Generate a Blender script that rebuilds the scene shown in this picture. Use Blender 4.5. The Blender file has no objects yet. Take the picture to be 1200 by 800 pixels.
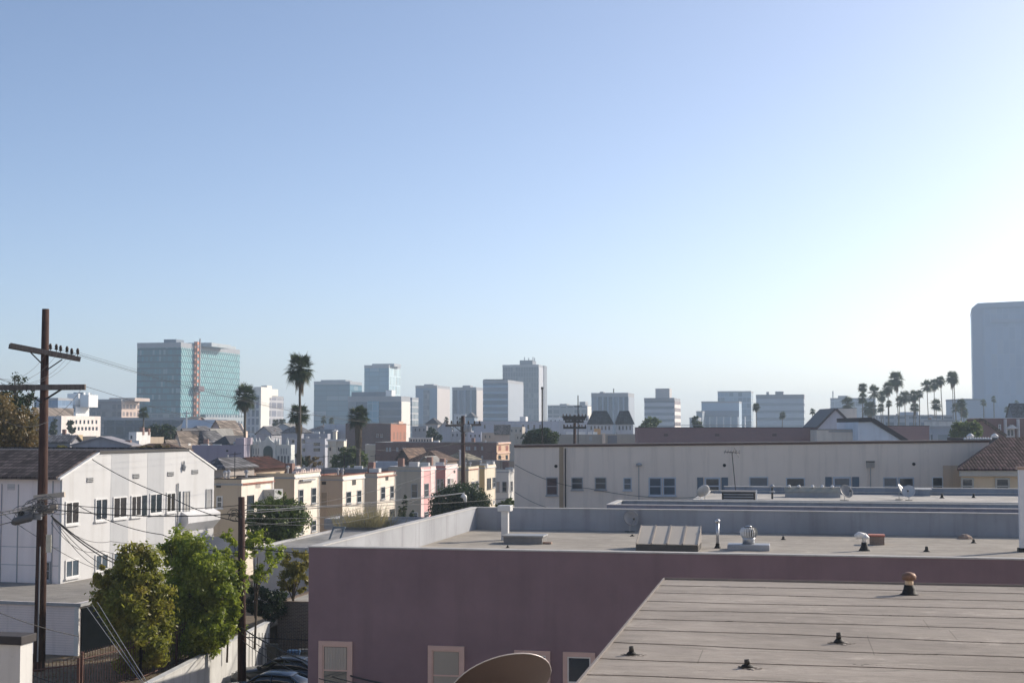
import bpy, math, random
from mathutils import Vector, Matrix
random.seed(11)
R = math.radians
sc = bpy.context.scene
C = bpy.data.collections.new("place"); sc.collection.children.link(C)

# ------------------------------------------------------------------ camera
EYE = 12.0
FPX = 1670.0
PITCH = math.atan(100 / FPX)
cam_d = bpy.data.cameras.new("camera"); cam = bpy.data.objects.new("camera", cam_d); C.objects.link(cam)
cam.location = (0, 0, EYE); cam.rotation_euler = (math.pi / 2 + PITCH, 0, 0)
cam_d.sensor_width = 36; cam_d.lens = 36 * FPX / 1200; cam_d.clip_start = 0.3; cam_d.clip_end = 9000
sc.camera = cam

def ray(px, py):
    u = (px - 600) / FPX; v = (400 - py) / FPX
    return Vector((u, math.cos(PITCH) - v * math.sin(PITCH), math.sin(PITCH) + v * math.cos(PITCH)))
def at(px, py, d):                      # point of the photo's pixel at distance d ahead
    r = ray(px, py); s = d / r.y
    return Vector((r.x * s, d, EYE + r.z * s))
def atz(px, py, z):                     # point of the photo's pixel at height z
    r = ray(px, py); s = (z - EYE) / r.z
    return Vector((r.x * s, r.y * s, z))
def zat(py, d): return at(600, py, d).z
def solve(c, dx, dy, px, py=520):       # distance from c along (dx, dy) until it is seen at column px
    r = ray(px, py)
    return (c[1] * r.x - c[0] * r.y) / (dx * r.y - dy * r.x)

# ------------------------------------------------------------------ objects
def tag(o, label=None, cat=None, group=None, kind=None):
    if label: o['label'] = label
    if cat: o['category'] = cat
    if group: o['group'] = group
    if kind: o['kind'] = kind
    return o
def root(name, label, cat, loc=(0, 0, 0), rz=0.0, group=None):
    o = bpy.data.objects.new(name, None); C.objects.link(o); o.empty_display_size = .3
    o.location = loc; o.rotation_euler = (0, 0, rz)
    return tag(o, label, cat, group)
def copy_tree(o, parent=None):
    c = o.copy(); C.objects.link(c); c.parent = parent
    for ch in list(KIDS.get(o.name, [])):
        k = copy_tree(ch, c)
        KIDS.setdefault(c.name, []).append(k)
    return c
KIDS = {}

class MB:
    def __init__(s): s.v = []; s.f = []; s.sm = False
    def add(s, vs, fs):
        b = len(s.v); s.v += [tuple(p) for p in vs]; s.f += [tuple(b + i for i in f) for f in fs]; return s
    def box(s, x0, x1, y0, y1, z0, z1):
        return s.add([(x0,y0,z0),(x1,y0,z0),(x1,y1,z0),(x0,y1,z0),(x0,y0,z1),(x1,y0,z1),(x1,y1,z1),(x0,y1,z1)],
                     [(0,3,2,1),(4,5,6,7),(0,1,5,4),(1,2,6,5),(2,3,7,6),(3,0,4,7)])
    def ring(s, x0, x1, y0, y1, z0, z1, t):     # four butted walls round a rectangle
        s.box(x0, x1, y0, y0 + t, z0, z1); s.box(x0, x1, y1 - t, y1, z0, z1)
        s.box(x0, x0 + t, y0 + t, y1 - t, z0, z1); s.box(x1 - t, x1, y0 + t, y1 - t, z0, z1); return s
    def prism(s, poly, axis, a, b):             # outline in the plane across axis, pushed from a to b
        n = len(poly)
        def m(p, q): return {'x': (q, p[0], p[1]), 'y': (p[0], q, p[1]), 'z': (p[0], p[1], q)}[axis]
        vs = [m(p, a) for p in poly] + [m(p, b) for p in poly]
        fs = [tuple(range(n - 1, -1, -1)), tuple(range(n, 2 * n))] + [(i, (i + 1) % n, n + (i + 1) % n, n + i) for i in range(n)]
        return s.add(vs, fs)
    def tube(s, pts, r, n=8, cap=True):
        pts = [Vector(p) for p in pts]; rs = r if isinstance(r, (list, tuple)) else [r] * len(pts)
        b = len(s.v)
        for i, p in enumerate(pts):
            t = (pts[min(i + 1, len(pts) - 1)] - pts[max(i - 1, 0)])
            t = t.normalized() if t.length > 1e-9 else Vector((0, 0, 1))
            up = Vector((0, 0, 1)) if abs(t.z) < .95 else Vector((1, 0, 0))
            a = t.cross(up).normalized(); c = t.cross(a).normalized()
            for k in range(n):
                an = 2 * math.pi * k / n
                s.v.append(tuple(p + a * (rs[i] * math.cos(an)) + c * (rs[i] * math.sin(an))))
        for i in range(len(pts) - 1):
            for k in range(n):
                k2 = (k + 1) % n
                s.f.append((b + i * n + k, b + i * n + k2, b + (i + 1) * n + k2, b + (i + 1) * n + k))
        if cap:
            s.f.append(tuple(b + k for k in range(n - 1, -1, -1))); s.f.append(tuple(b + (len(pts) - 1) * n + k for k in range(n)))
        return s
    def lathe(s, prof, cx=0, cy=0, n=16):       # (radius, z) pairs
        b = len(s.v)
        for r, z in prof:
            for k in range(n):
                an = 2 * math.pi * k / n; s.v.append((cx + r * math.cos(an), cy + r * math.sin(an), z))
        for i in range(len(prof) - 1):
            for k in range(n):
                k2 = (k + 1) % n; s.f.append((b + i*n + k, b + i*n + k2, b + (i+1)*n + k2, b + (i+1)*n + k))
        s.f.append(tuple(b + k for k in range(n - 1, -1, -1))); s.f.append(tuple(b + (len(prof)-1)*n + k for k in range(n)))
        return s
    def mesh(s, name, m, smooth=False):
        me = bpy.data.meshes.new(name); me.from_pydata(s.v, [], s.f); me.update()
        me.validate()
        if smooth: me.polygons.foreach_set('use_smooth', [True] * len(me.polygons))
        if m: me.materials.append(m)
        return me
    def build(s, name, m, parent=None, smooth=False, loc=None, rz=0, bevel=0):
        return link(name, s.mesh(name, m, smooth), parent, loc, rz, bevel)
def link(name, me, parent=None, loc=None, rz=0, bevel=0):
    o = bpy.data.objects.new(name, me); C.objects.link(o)
    if parent: o.parent = parent; KIDS.setdefault(parent.name, []).append(o)
    if loc is not None: o.location = loc
    if rz: o.rotation_euler = (0, 0, rz)
    if bevel:
        b = o.modifiers.new('edge', 'BEVEL'); b.width = bevel; b.segments = 2; b.limit_method = 'ANGLE'
    return o

# ------------------------------------------------------------------ materials
class NT:
    def __init__(s, name):
        s.m = bpy.data.materials.new(name); s.m.use_nodes = True; s.t = s.m.node_tree; s.t.nodes.clear()
        s.out = s.t.nodes.new('ShaderNodeOutputMaterial')
        s.co = s.t.nodes.new('ShaderNodeTexCoord').outputs['Object']
    def n(s, kind, ins=None, **at_):
        nd = s.t.nodes.new('ShaderNode' + kind)
        for k, v in at_.items(): setattr(nd, k, v)
        for k, v in (ins or {}).items():
            if isinstance(v, bpy.types.NodeSocket): s.t.links.new(v, nd.inputs[k])
            else: nd.inputs[k].default_value = v
        return nd
    def math(s, op, a, b=0.0, c=0.0, clamp=False):
        nd = s.n('Math', {0: a, 1: b, 2: c}, operation=op, use_clamp=clamp); return nd.outputs[0]
    def mix(s, f, a, b, mode='MIX'):
        nd = s.t.nodes.new('ShaderNodeMix'); nd.data_type = 'RGBA'; nd.blend_type = mode
        for k, v in ((0, f), (6, a), (7, b)):
            if isinstance(v, bpy.types.NodeSocket): s.t.links.new(v, nd.inputs[k])
            else: nd.inputs[k].default_value = v if k == 0 else (*v[:3], 1)
        return nd.outputs[2]
    def noise(s, scale, vec=None, detail=4, rough=.6, stretch=None):
        v = vec or s.co
        if stretch: v = s.n('VectorMath', {0: v, 1: stretch}, operation='MULTIPLY').outputs[0]
        return s.n('TexNoise', {'Vector': v, 'Scale': scale, 'Detail': detail, 'Roughness': rough}).outputs[0]
    def ramp(s, f, lo, hi):
        return s.n('MapRange', {0: f, 1: lo, 2: hi, 3: 0.0, 4: 1.0}).outputs[0]
    def xyz(s):
        q = s.n('SeparateXYZ', {0: s.co}); return q.outputs[0], q.outputs[1], q.outputs[2]
    def bsdf(s, col, rough=.8, metal=0.0, spec=.3, bump=None, bs=.3, bd=.02, **kw):
        p = s.n('BsdfPrincipled'); 
        def put(k, v):
            if isinstance(v, bpy.types.NodeSocket): s.t.links.new(v, p.inputs[k])
            else: p.inputs[k].default_value = (*v[:3], 1) if k == 'Base Color' else v
        put('Base Color', col); put('Roughness', rough); put('Metallic', metal); put('Specular IOR Level', spec)
        if bump is not None:
            b = s.n('Bump', {'Height': bump, 'Strength': bs, 'Distance': bd}); s.t.links.new(b.outputs[0], p.inputs['Normal'])
        s.t.links.new(p.outputs[0], s.out.inputs[0]); return s.m
def mul(c, k): return tuple(x * k for x in c[:3])
def lerp(a, b, t): return tuple(x + (y - x) * t for x, y in zip(a, b))
_mc = {}
def cached(fn):
    def w(name, *a, **k):
        if name not in _mc: _mc[name] = fn(name, *a, **k)
        return _mc[name]
    return w
@cached
def plain(name, col, rough=.6, metal=0.0, spec=.4, var=.25, scale=3.0, bump=.15):
    t = NT(name); f = t.noise(scale)
    return t.bsdf(t.mix(f, mul(col, 1 - var), mul(col, 1 + var)), rough, metal, spec, t.noise(scale * 12), bump, .01)
@cached
def stucco(name, col, var=.16, stain=.45, dirt=None, big=.35):
    t = NT(name); d = dirt or lerp(mul(col, .55), (.16, .14, .12), .35)
    base = t.mix(t.ramp(t.noise(big, detail=6), .3, .7), mul(col, 1 - var), mul(col, 1 + var * .7))
    st = t.math('MULTIPLY', t.ramp(t.noise(1.0, stretch=(1.6, 1.6, .12), detail=5), .5, .78), stain)
    c = t.mix(st, base, d)
    sp = t.math('MULTIPLY', t.ramp(t.noise(2.4, detail=8, rough=.75), .58, .8), stain * .7)
    c = t.mix(sp, c, mul(d, .9))
    return t.bsdf(c, .9, 0, .15, t.noise(30), .5, .01)
@cached
def siding(name, col, pitch=.18):
    t = NT(name); x, y, z = t.xyz()
    fr = t.math('FRACT', t.math('DIVIDE', z, pitch))
    ln = t.math('LESS_THAN', fr, .14)
    base = t.mix(t.noise(1.2, detail=6), mul(col, .82), mul(col, 1.08))
    st = t.math('MULTIPLY', t.ramp(t.noise(1.0, stretch=(2, 2, .15), detail=5), .52, .8), .45)
    c = t.mix(st, base, mul(col, .5))
    c = t.mix(t.math('MULTIPLY', ln, .35), c, mul(col, .3))
    return t.bsdf(c, .75, 0, .25, fr, .5, .02)
@cached
def roofing(name, col, seam=None, pitch=1.25, dark=.5, axis='y'):
    t = NT(name); x, y, z = t.xyz()
    big = t.noise(.35, detail=7, rough=.65)
    c = t.mix(t.ramp(big, .3, .7), mul(col, .72), mul(col, 1.15))
    gr = t.noise(2.5, detail=9, rough=.8, stretch=(.35, 1, 1) if axis == 'y' else (1, .35, 1))
    c = t.mix(t.math('MULTIPLY', t.ramp(gr, .45, .70), .7), c, mul(col, .5))
    gz = t.noise(46, detail=4, rough=.8)
    c = t.mix(t.math('MULTIPLY', t.ramp(gz, .35, .75), .35), c, mul(col, .45))
    c = t.mix(t.math('MULTIPLY', t.ramp(t.noise(1.3, detail=8, rough=.7), .58, .72), .45), c, mul(col, 1.6))
    hgt = gz
    if seam:
        a = y if axis == 'y' else x; o = x if axis == 'y' else y
        wob = t.noise(.5, detail=5)
        aa = t.math('ADD', a, t.math('MULTIPLY', t.math('SUBTRACT', wob, .5), 1.2))
        aa = t.math('ADD', aa, t.math('MULTIPLY', t.math('SUBTRACT', t.noise(2.2, detail=3), .5), .10))
        aa = t.math('ADD', aa, t.math('MULTIPLY', t.math('SUBTRACT', t.noise(.13, detail=2), .5), 2.6))
        q = t.math('DIVIDE', aa, pitch); fr = t.math('FRACT', q)
        w_ = t.math('MULTIPLY', t.ramp(t.noise(.7, detail=5), .35, .7), .012)
        ln = t.math('LESS_THAN', fr, t.math('ADD', w_, .002))
        # end laps of the rolls
        row = t.math('FLOOR', q); off = t.math('MULTIPLY', t.n('TexWhiteNoise', {1: row}, noise_dimensions='1D').outputs[0], 9.0)
        fx = t.math('FRACT', t.math('DIVIDE', t.math('ADD', o, off), 9.3)); l2 = t.math('MULTIPLY', t.math('LESS_THAN', fx, .0016), .6)
        roll = t.n('TexWhiteNoise', {1: row}, noise_dimensions='1D').outputs[0]
        c = t.mix(t.math('MULTIPLY', roll, .16), c, mul(col, .62))
        ed = t.math('MULTIPLY', t.math('LESS_THAN', fr, .12), t.math('MULTIPLY', t.ramp(t.noise(1.6, detail=6), .4, .7), .5))
        c = t.mix(ed, c, mul(col, .5))
        c = t.mix(t.math('MULTIPLY', t.math('MAXIMUM', t.math('MULTIPLY', ln, t.math('ADD', .3, t.math('MULTIPLY', t.ramp(t.noise(.55, detail=6), .42, .56), .7))), l2), seam), c, (.012, .011, .011))
        f2 = t.math('FRACT', t.math('ADD', q, t.math('ADD', .43, t.math('MULTIPLY', t.noise(.9, detail=3), .35))))
        faint = t.math('MULTIPLY', t.math('LESS_THAN', f2, .011), t.ramp(t.noise(.45, detail=6), .5, .6))
        c = t.mix(t.math('MULTIPLY', faint, .7), c, mul(col, .22))
        pt = t.ramp(t.noise(.8, detail=3, rough=.5), .66, .70)
        c = t.mix(t.math('MULTIPLY', pt, .28), c, mul(col, .55))
        hgt = t.math('ADD', t.math('MULTIPLY', fr, -1.2), t.math('MULTIPLY', gz, .25))
        hgt = t.math('ADD', hgt, t.math('MULTIPLY', t.noise(1.1, detail=5), 2.0))
    return t.bsdf(c, .95, 0, .1, hgt, .6, .03)
@cached
def tiles(name, col, cw=.3, ch=.38):
    t = NT(name); x, y, z = t.xyz(); u = t.math('ADD', x, y)
    cu = t.math('ABSOLUTE', t.math('SINE', t.math('MULTIPLY', x, math.pi / cw)))
    fz = t.math('FRACT', t.math('DIVIDE', t.math('ADD', z, t.math('MULTIPLY', y, .35)), ch))
    fl = t.math('FLOOR', t.math('DIVIDE', t.math('ADD', z, t.math('MULTIPLY', y, .35)), ch))
    cell = t.n('CombineXYZ', {0: t.math('FLOOR', t.math('DIVIDE', x, cw)), 1: fl})
    rnd = t.n('TexWhiteNoise', {0: cell.outputs[0]}, noise_dimensions='3D').outputs[0]
    c = t.mix(rnd, mul(col, .55), mul(col, 1.5))
    c = t.mix(t.math('MULTIPLY', t.math('LESS_THAN', fz, .22), .75), c, mul(col, .2))
    c = t.mix(t.math('MULTIPLY', t.math('LESS_THAN', cu, .3), .6), c, mul(col, .25))
    h = t.math('ADD', cu, t.math('MULTIPLY', fz, .8))
    return t.bsdf(c, .85, 0, .15, h, .45, .04)
@cached
def brick(name, a, b, mortar=(.3, .28, .25), sx=.22, sy=.075):
    t = NT(name); x, y, z = t.xyz()
    v = t.n('CombineXYZ', {0: t.math('ADD', x, y), 1: z})
    br = t.n('TexBrick', {'Vector': v.outputs[0], 'Color1': (*a, 1), 'Color2': (*b, 1), 'Mortar': (*mortar, 1), 'Scale': 1.0,
                          'Mortar Size': .006, 'Brick Width': sx, 'Row Height': sy})
    st = t.ramp(t.noise(.35, stretch=(1, 1, .8), detail=8, rough=.75), .4, .66)
    c = t.mix(t.math('MULTIPLY', st, .55), br.outputs[0], lerp(a, (.26, .22, .22), .6))
    return t.bsdf(c, .92, 0, .1, br.outputs[1], .3, .01)
@cached
def grid(name, pane, frame, cw=3.0, ch=4.0, fu=.08, fv=.25, var=.35, rough=.25, metal=0.0, warm=None, axis='sum', spec=.5):
    """curtain wall: panes with mullions, a spandrel band per floor, blinds drawn in some panes"""
    t = NT(name); x, y, z = t.xyz(); u = t.math('ADD', x, y)
    qu = t.math('DIVIDE', u, cw); qv = t.math('DIVIDE', z, ch)
    cell = t.n('CombineXYZ', {0: t.math('FLOOR', qu), 1: t.math('FLOOR', qv)})
    rnd = t.n('TexWhiteNoise', {0: cell.outputs[0]}, noise_dimensions='3D').outputs[0]
    c = t.mix(rnd, mul(pane, 1 - var), mul(pane, 1 + var))
    bl = t.math('GREATER_THAN', rnd, .86)
    c = t.mix(t.math('MULTIPLY', bl, .5), c, lerp(pane, (.5, .5, .48), .5))
    fl = t.math('MAXIMUM', t.math('LESS_THAN', t.math('FRACT', qu), fu), t.math('LESS_THAN', t.math('FRACT', qv), fv))
    fc = t.mix(t.noise(.2), mul(frame, .85), mul(frame, 1.1))
    c = t.mix(fl, c, fc)
    rg = t.math('ADD', t.math('MULTIPLY', fl, .5), rough, clamp=True)
    return t.bsdf(c, rg, metal, spec)
@cached
def leafmat(name, a, b, c3=None, trans=.45):
    t = NT(name)
    g = t.n('NewGeometry').outputs['Random Per Island']
    cc = t.mix(g, a, b)
    if c3: cc = t.mix(t.ramp(t.noise(.9, detail=4), .45, .7), cc, c3)
    d = t.n('BsdfDiffuse', {'Color': cc}); tr = t.n('BsdfTranslucent', {'Color': t.mix(.5, cc, mul(b, 1.5))})
    gl = t.n('BsdfGlossy', {'Roughness': .45, 'Color': (.5, .5, .5, 1)})
    m = t.n('MixShader', {0: trans, 1: d.outputs[0], 2: tr.outputs[0]})
    m2 = t.n('MixShader', {0: .05, 1: m.outputs[0], 2: gl.outputs[0]})
    t.t.links.new(m2.outputs[0], t.out.inputs[0]); return t.m
@cached
def wood(name, a, b):
    t = NT(name)
    c = t.mix(t.ramp(t.noise(6, stretch=(3, 3, .12), detail=8, rough=.7), .3, .7), a, b)
    c = t.mix(t.math('MULTIPLY', t.ramp(t.noise(1.2, detail=6), .5, .75), .5), c, mul(a, .35))
    return t.bsdf(c, .85, 0, .2, t.noise(8, stretch=(3, 3, .1), detail=8), .5, .02)
@cached
def glass(name, col=(.03, .04, .05), rough=.08):
    t = NT(name); return t.bsdf(t.mix(t.noise(.8), mul(col, .6), mul(col, 1.5)), rough, 0, .9)

M_GLASS = glass('window_glass'); M_GLASSB = glass('blue_window_glass', (.07, .095, .12), .12)
M_WHITE = plain('white_trim', (.72, .71, .69), .6, var=.1)
M_GREYF = plain('grey_trim', (.33, .34, .35), .6)
M_DARK = plain('dark_trim', (.04, .038, .036), .6)
M_BLACK = plain('black_tar', (.012, .012, .012), .7)
M_GALV = plain('galvanised_steel', (.45, .46, .47), .35, .7)
M_POLE = wood('creosoted_wood', (.035, .02, .016), (.11, .06, .048))
M_ARM = wood('grey_wood', (.10, .085, .075), (.21, .18, .16))
M_WIRE = plain('wire_black', (.02, .02, .021), .6)
M_CONC = stucco('concrete', (.42, .41, .39))
M_CURTAIN = plain('curtain_cloth', (.42, .38, .33), .9, var=.12, scale=1.5)
# ------------------------------------------------------------------ windows
_wc = {}
def win(par, x, y, z, rz, w, h, style='sash', fr=None, gl=None, t=.07, sill=True, name='window', blind=None):
    """a window whose middle foot is at (x, y, z) of its building; the frame stands proud, the pane sits inside it"""
    fr = fr or M_WHITE; gl = gl or M_GLASS
    k = (round(w, 2), round(h, 2), style, fr.name, gl.name, t, sill)
    if k not in _wc:
        a = w / 2; f = MB()
        if style != 'bare':
            f.box(-a, -a + t, -.06, 0, 0, h); f.box(a - t, a, -.06, 0, 0, h)
            f.box(-a + t, a - t, -.06, 0, h - t, h); f.box(-a + t, a - t, -.06, 0, 0, t)
        if style == 'sash': f.box(-a + t, a - t, -.045, 0, h * .48, h * .48 + t * .7)
        if style == 'slide': f.box(-t * .4, t * .4, -.045, 0, t, h - t)
        if style == 'triple':
            for q in (-a / 3, a / 3): f.box(q - t * .5, q + t * .5, -.045, 0, t, h - t)
        if sill and style != 'bare': f.box(-a - .06, a + .06, -.12, 0, -.09, -.002)
        p = MB(); e = t if style != 'bare' else 0
        p.box(-a + e, a - e, -.022, .0, e, h - e)
        _wc[k] = (f.mesh('window_frame', fr) if style != 'bare' else None, p.mesh('pane', gl))
    fm, pm = _wc[k]
    if fm is None: return link(name, pm, par, (x, y, z), rz)
    o = link(name, fm, par, (x, y, z), rz); link('pane', pm, o)
    return o
NEAR, RIGHT, LEFT = 0.0, math.pi / 2, -math.pi / 2

def house(name, label, cat, corner, z1, W, D, rz, wall, roof='flat', z0=0.0, roofm=None, cap=None, group=None, par=.6,
          rise=1.6, over=.3, wall2=None):
    """box building, local origin at its near right corner on the ground: x from -W to 0, y from 0 to D"""
    r = root(name, label, cat, (corner[0], corner[1], z0), rz, group)
    h = z1 - z0; m = MB(); roofm = roofm or RF_GREY; cap = cap
    if roof == 'flat':
        rh = h - par
        m.box(-W, 0, 0, D, 0, rh); m.ring(-W, 0, 0, D, rh, h, .22); m.build('wall', wall, r)
        MB().box(-W + .22, -.22, .22, D - .22, rh, rh + .03).build('roof', roofm, r)
        if cap: MB().ring(-W - .04, .04, -.04, D + .04, h, h + .07, .3).build('coping', cap, r)
    elif roof == 'gable_x':      # ridge along x, gable ends on the sides
        m.prism([(0, 0), (D, 0), (D, h), (D / 2, h + rise), (0, h)], 'x', -W, 0); m.build('wall', wall, r)
        t = .14; o = over; k = rise / (D / 2)
        p = [(-o, h - o * k + .01), (D / 2, h + rise + .01), (D + o, h - o * k + .01), (D + o, h - o * k + t), (D / 2, h + rise + t + .03), (-o, h - o * k + t)]
        MB().prism(p, 'x', -W - o, o).build('roof', roofm, r)
    elif roof == 'gable_y':      # gable faces the viewer
        m.prism([(-W, 0), (0, 0), (0, h), (-W / 2, h + rise), (-W, h)], 'y', 0, D); m.build('wall', wall, r)
        t = .14; o = over; k = rise / (W / 2)
        p = [(-W - o, h - o * k + .01), (-W / 2, h + rise + .01), (o, h - o * k + .01), (o, h - o * k + t), (-W / 2, h + rise + t + .03), (-W - o, h - o * k + t)]
        MB().prism(p, 'y', -o, D + o).build('roof', roofm, r)
    elif roof == 'hip':
        m.box(-W, 0, 0, D, 0, h); m.build('wall', wall, r); o = over; q = min(W, D) / 2
        if W >= D: a, b = (-W + q, D / 2), (-q, D / 2)
        else: a, b = (-W / 2, q), (-W / 2, D - q)
        vs = [(-W - o, -o, h), (o, -o, h), (o, D + o, h), (-W - o, D + o, h), (a[0], a[1], h + rise), (b[0], b[1], h + rise)]
        vs += [(x, y, z + .12) for x, y, z in vs[:4]]
        up = (6, 7, 8, 9)
        fs = [(0, 3, 2, 1), (0, 1, 7, 6), (1, 2, 8, 7), (2, 3, 9, 8), (3, 0, 6, 9)]
        if W >= D: fs += [(6, 7, 5, 4), (7, 8, 5), (8, 9, 4, 5), (9, 6, 4)]
        else: fs += [(6, 7, 4), (7, 8, 5, 4), (8, 9, 5), (9, 6, 4, 5)]
        MB().add(vs, fs).build('roof', roofm, r)
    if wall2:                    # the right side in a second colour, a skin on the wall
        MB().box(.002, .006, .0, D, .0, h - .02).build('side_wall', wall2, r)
    return r

def rect_house(name, label, cat, xl, xc, yt, d, rz=None, xr=None, D=8.0, z0=0.0, **k):
    """the near wall is seen from column xl to xc with its top at row yt at xc; the side wall to column xr"""
    rz = GRID if rz is None else rz
    c = at(xc, yt, d); dx, dy = math.cos(rz), math.sin(rz)
    W = solve(c, -dx, -dy, xl, yt)
    if xr: D = solve(c, -dy, dx, xr, yt)
    if rz == 0 and k.pop('thin', True): D = min(D, 4.0)
    if not (0 < W < 400 and 0 < D < 400): print('BAD', label, W, D)
    r = house(name, label, cat, c, c.z, W, D, rz, k.pop('wall'), z0=z0, **k)
    META[r.name] = (c, rz, W, D, z0)
    return r
META = {}
GRID = -R(13.0)
def wpx(r, x0, x1, y0, y1, face='n', **k):
    """a window of building r seen at the photo's pixels (x0..x1, y0..y1)"""
    c, rz, W, D, z0 = META[r.name]; dx, dy = math.cos(rz), math.sin(rz)
    if face == 'n': ax, ay = -dx, -dy
    else: ax, ay = -dy, dx
    ym = (y0 + y1) / 2
    a, b = sorted((solve(c, ax, ay, x0, ym), solve(c, ax, ay, x1, ym)))
    m = (a + b) / 2; P = Vector((c[0] + ax * m, c[1] + ay * m, 0)); 
    zt, zb = at(600, y0, P.y).z, at(600, y1, P.y).z
    if face == 'n': return win(r, -m, 0, zb - z0, NEAR, b - a, zt - zb, **k)
    return win(r, 0, m, zb - z0, RIGHT, b - a, zt - zb, **k)

def tower(name, label, xl, xc, xr, yt, d, near, right=None, rz=None, D=None, par=1.0, group=None, cat='office tower', roofm=None):
    rz = GRID if rz is None else rz
    c = at(xc, yt, d); dx, dy = math.cos(rz), math.sin(rz)
    W = solve(c, -dx, -dy, xl, yt)
    if D is None: D = solve(c, -dy, dx, xr, yt)
    if not (0 < W < 400 and 0 < D < 500): print('BAD', label, W, D)
    r = root(name, label, cat, (c.x, c.y, 0), rz, group); META[r.name] = (c, rz, W, D, 0)
    h = c.z
    MB().box(-W, 0, 0, D, 0, h - par).build('wall', near, r)
    MB().ring(-W - .1, .1, -.1, D + .1, h - par, h, .6).build('parapet', roofm or TW_EDGE, r)
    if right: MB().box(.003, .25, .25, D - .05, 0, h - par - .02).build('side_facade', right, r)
    return r
def local(r, px, py, face='n'):
    c, rz, W, D, z0 = META[r.name]; dx, dy = math.cos(rz), math.sin(rz)
    s = solve(c, -dx, -dy, px, py) if face == 'n' else solve(c, -dy, dx, px, py)
    y = c[1] + (-dy * s if face == 'n' else dx * s)
    return s, at(600, py, y).z - z0
def boxpx(r, part, m, x0, x1, y0, y1, face='n', out=.3, back=0.0):
    """a box on building r's wall (out in front of it, back behind the wall plane)"""
    a = local(r, x0, y0, face)[0]; b = local(r, x1, y1, face)[0]; a, b = sorted((a, b))
    z1 = local(r, (x0 + x1) / 2, y0, face)[1]; z0 = local(r, (x0 + x1) / 2, y1, face)[1]
    q = MB()
    if face == 'n': q.box(-b, -a, -out, back, z0, z1)
    else: q.box(-back, out, a, b, z0, z1)
    return q.build(part, m, r)
def roofbox(r, part, m, x0, x1, yt, y0=2.0, y1=8.0, zb=None):
    """a penthouse on the roof seen between columns x0 and x1 with its top at row yt; y0..y1 back from the near wall"""
    c, rz, W, D, z0 = META[r.name]; dx, dy = math.cos(rz), math.sin(rz)
    o = (c[0] - dy * y0, c[1] + dx * y0)
    a = solve(o, -dx, -dy, x0, yt); b = solve(o, -dx, -dy, x1, yt)
    z1 = at(600, yt, o[1] - dy * (a + b) / 2).z - z0
    zb = (c.z - z0 - 1.0) if zb is None else zb
    a, b = max(a, b), min(a, b)
    return MB().box(-a, -b, y0, y1, zb, z1).build(part, m, r)

RF_GREY = roofing('gravel_roof', (.32, .31, .29))
RF_PALE = roofing('pale_roof', (.45, .43, .39))
RF_DARK = roofing('dark_roof', (.09, .09, .10))
RF_BROWN = tiles('brown_shingles', (.15, .10, .075))
RF_RED = tiles('red_tiles', (.22, .075, .05))
RF_SLATE = tiles('slate_shingles', (.14, .14, .15))
RF_TAN = tiles('tan_shingles', (.235, .195, .165))
TW_EDGE = plain('tower_edge', (.30, .31, .33), .7, scale=.2)

# ------------------------------------------------------------------ trees
def leaf_mb(pts, size, rng, flat=.0):
    m = MB()
    for p, nrm in pts:
        s = size * rng.uniform(.6, 1.35)
        a = Vector((rng.gauss(0, 1), rng.gauss(0, 1), rng.gauss(0, 1)))
        n = (nrm * 1.0 + a * .75 + Vector((0, 0, .35))).normalized()
        t = n.cross(Vector((rng.gauss(0, 1), rng.gauss(0, 1), rng.gauss(0, 1)))).normalized()
        b = n.cross(t)
        m.add([p - t * s, p - b * s * .45 + t * s * .1, p + t * s, p + b * s * .45 + t * s * .1], [(0, 1, 2, 3)])
    return m
def crown_pts(blobs, n, rng, shell=.55, clumps=9.0):
    """points in many small clumps spread through a union of ellipsoids, denser near the outside, with gaps between"""
    out = []; tot = sum(b[3] * b[4] * b[5] for b in blobs); 
    for bx, by, bz, rx, ry, rzz in blobs:
        k = int(n * rx * ry * rzz / tot); nc = max(6, int(clumps * (rx * ry * rzz) ** .6 * 2.1)); per = max(1, k // nc)
        for _ in range(nc):
            d = Vector((rng.gauss(0, 1), rng.gauss(0, 1), rng.gauss(0, 1))).normalized()
            q = rng.uniform(shell, 1.0) ** .7 * rng.uniform(.9, 1.1)
            cx, cy, cz = bx + d.x * rx * q, by + d.y * ry * q, bz + d.z * rzz * q
            cr = .27 * (rx * ry * rzz) ** (1 / 3) * rng.uniform(.6, 1.25)
            for _ in range(per):
                e = Vector((rng.gauss(0, .5), rng.gauss(0, .5), rng.gauss(0, .42)))
                out.append((Vector((cx + e.x * cr, cy + e.y * cr, cz + e.z * cr)), (d + e * .8).normalized()))
    return out
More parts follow.
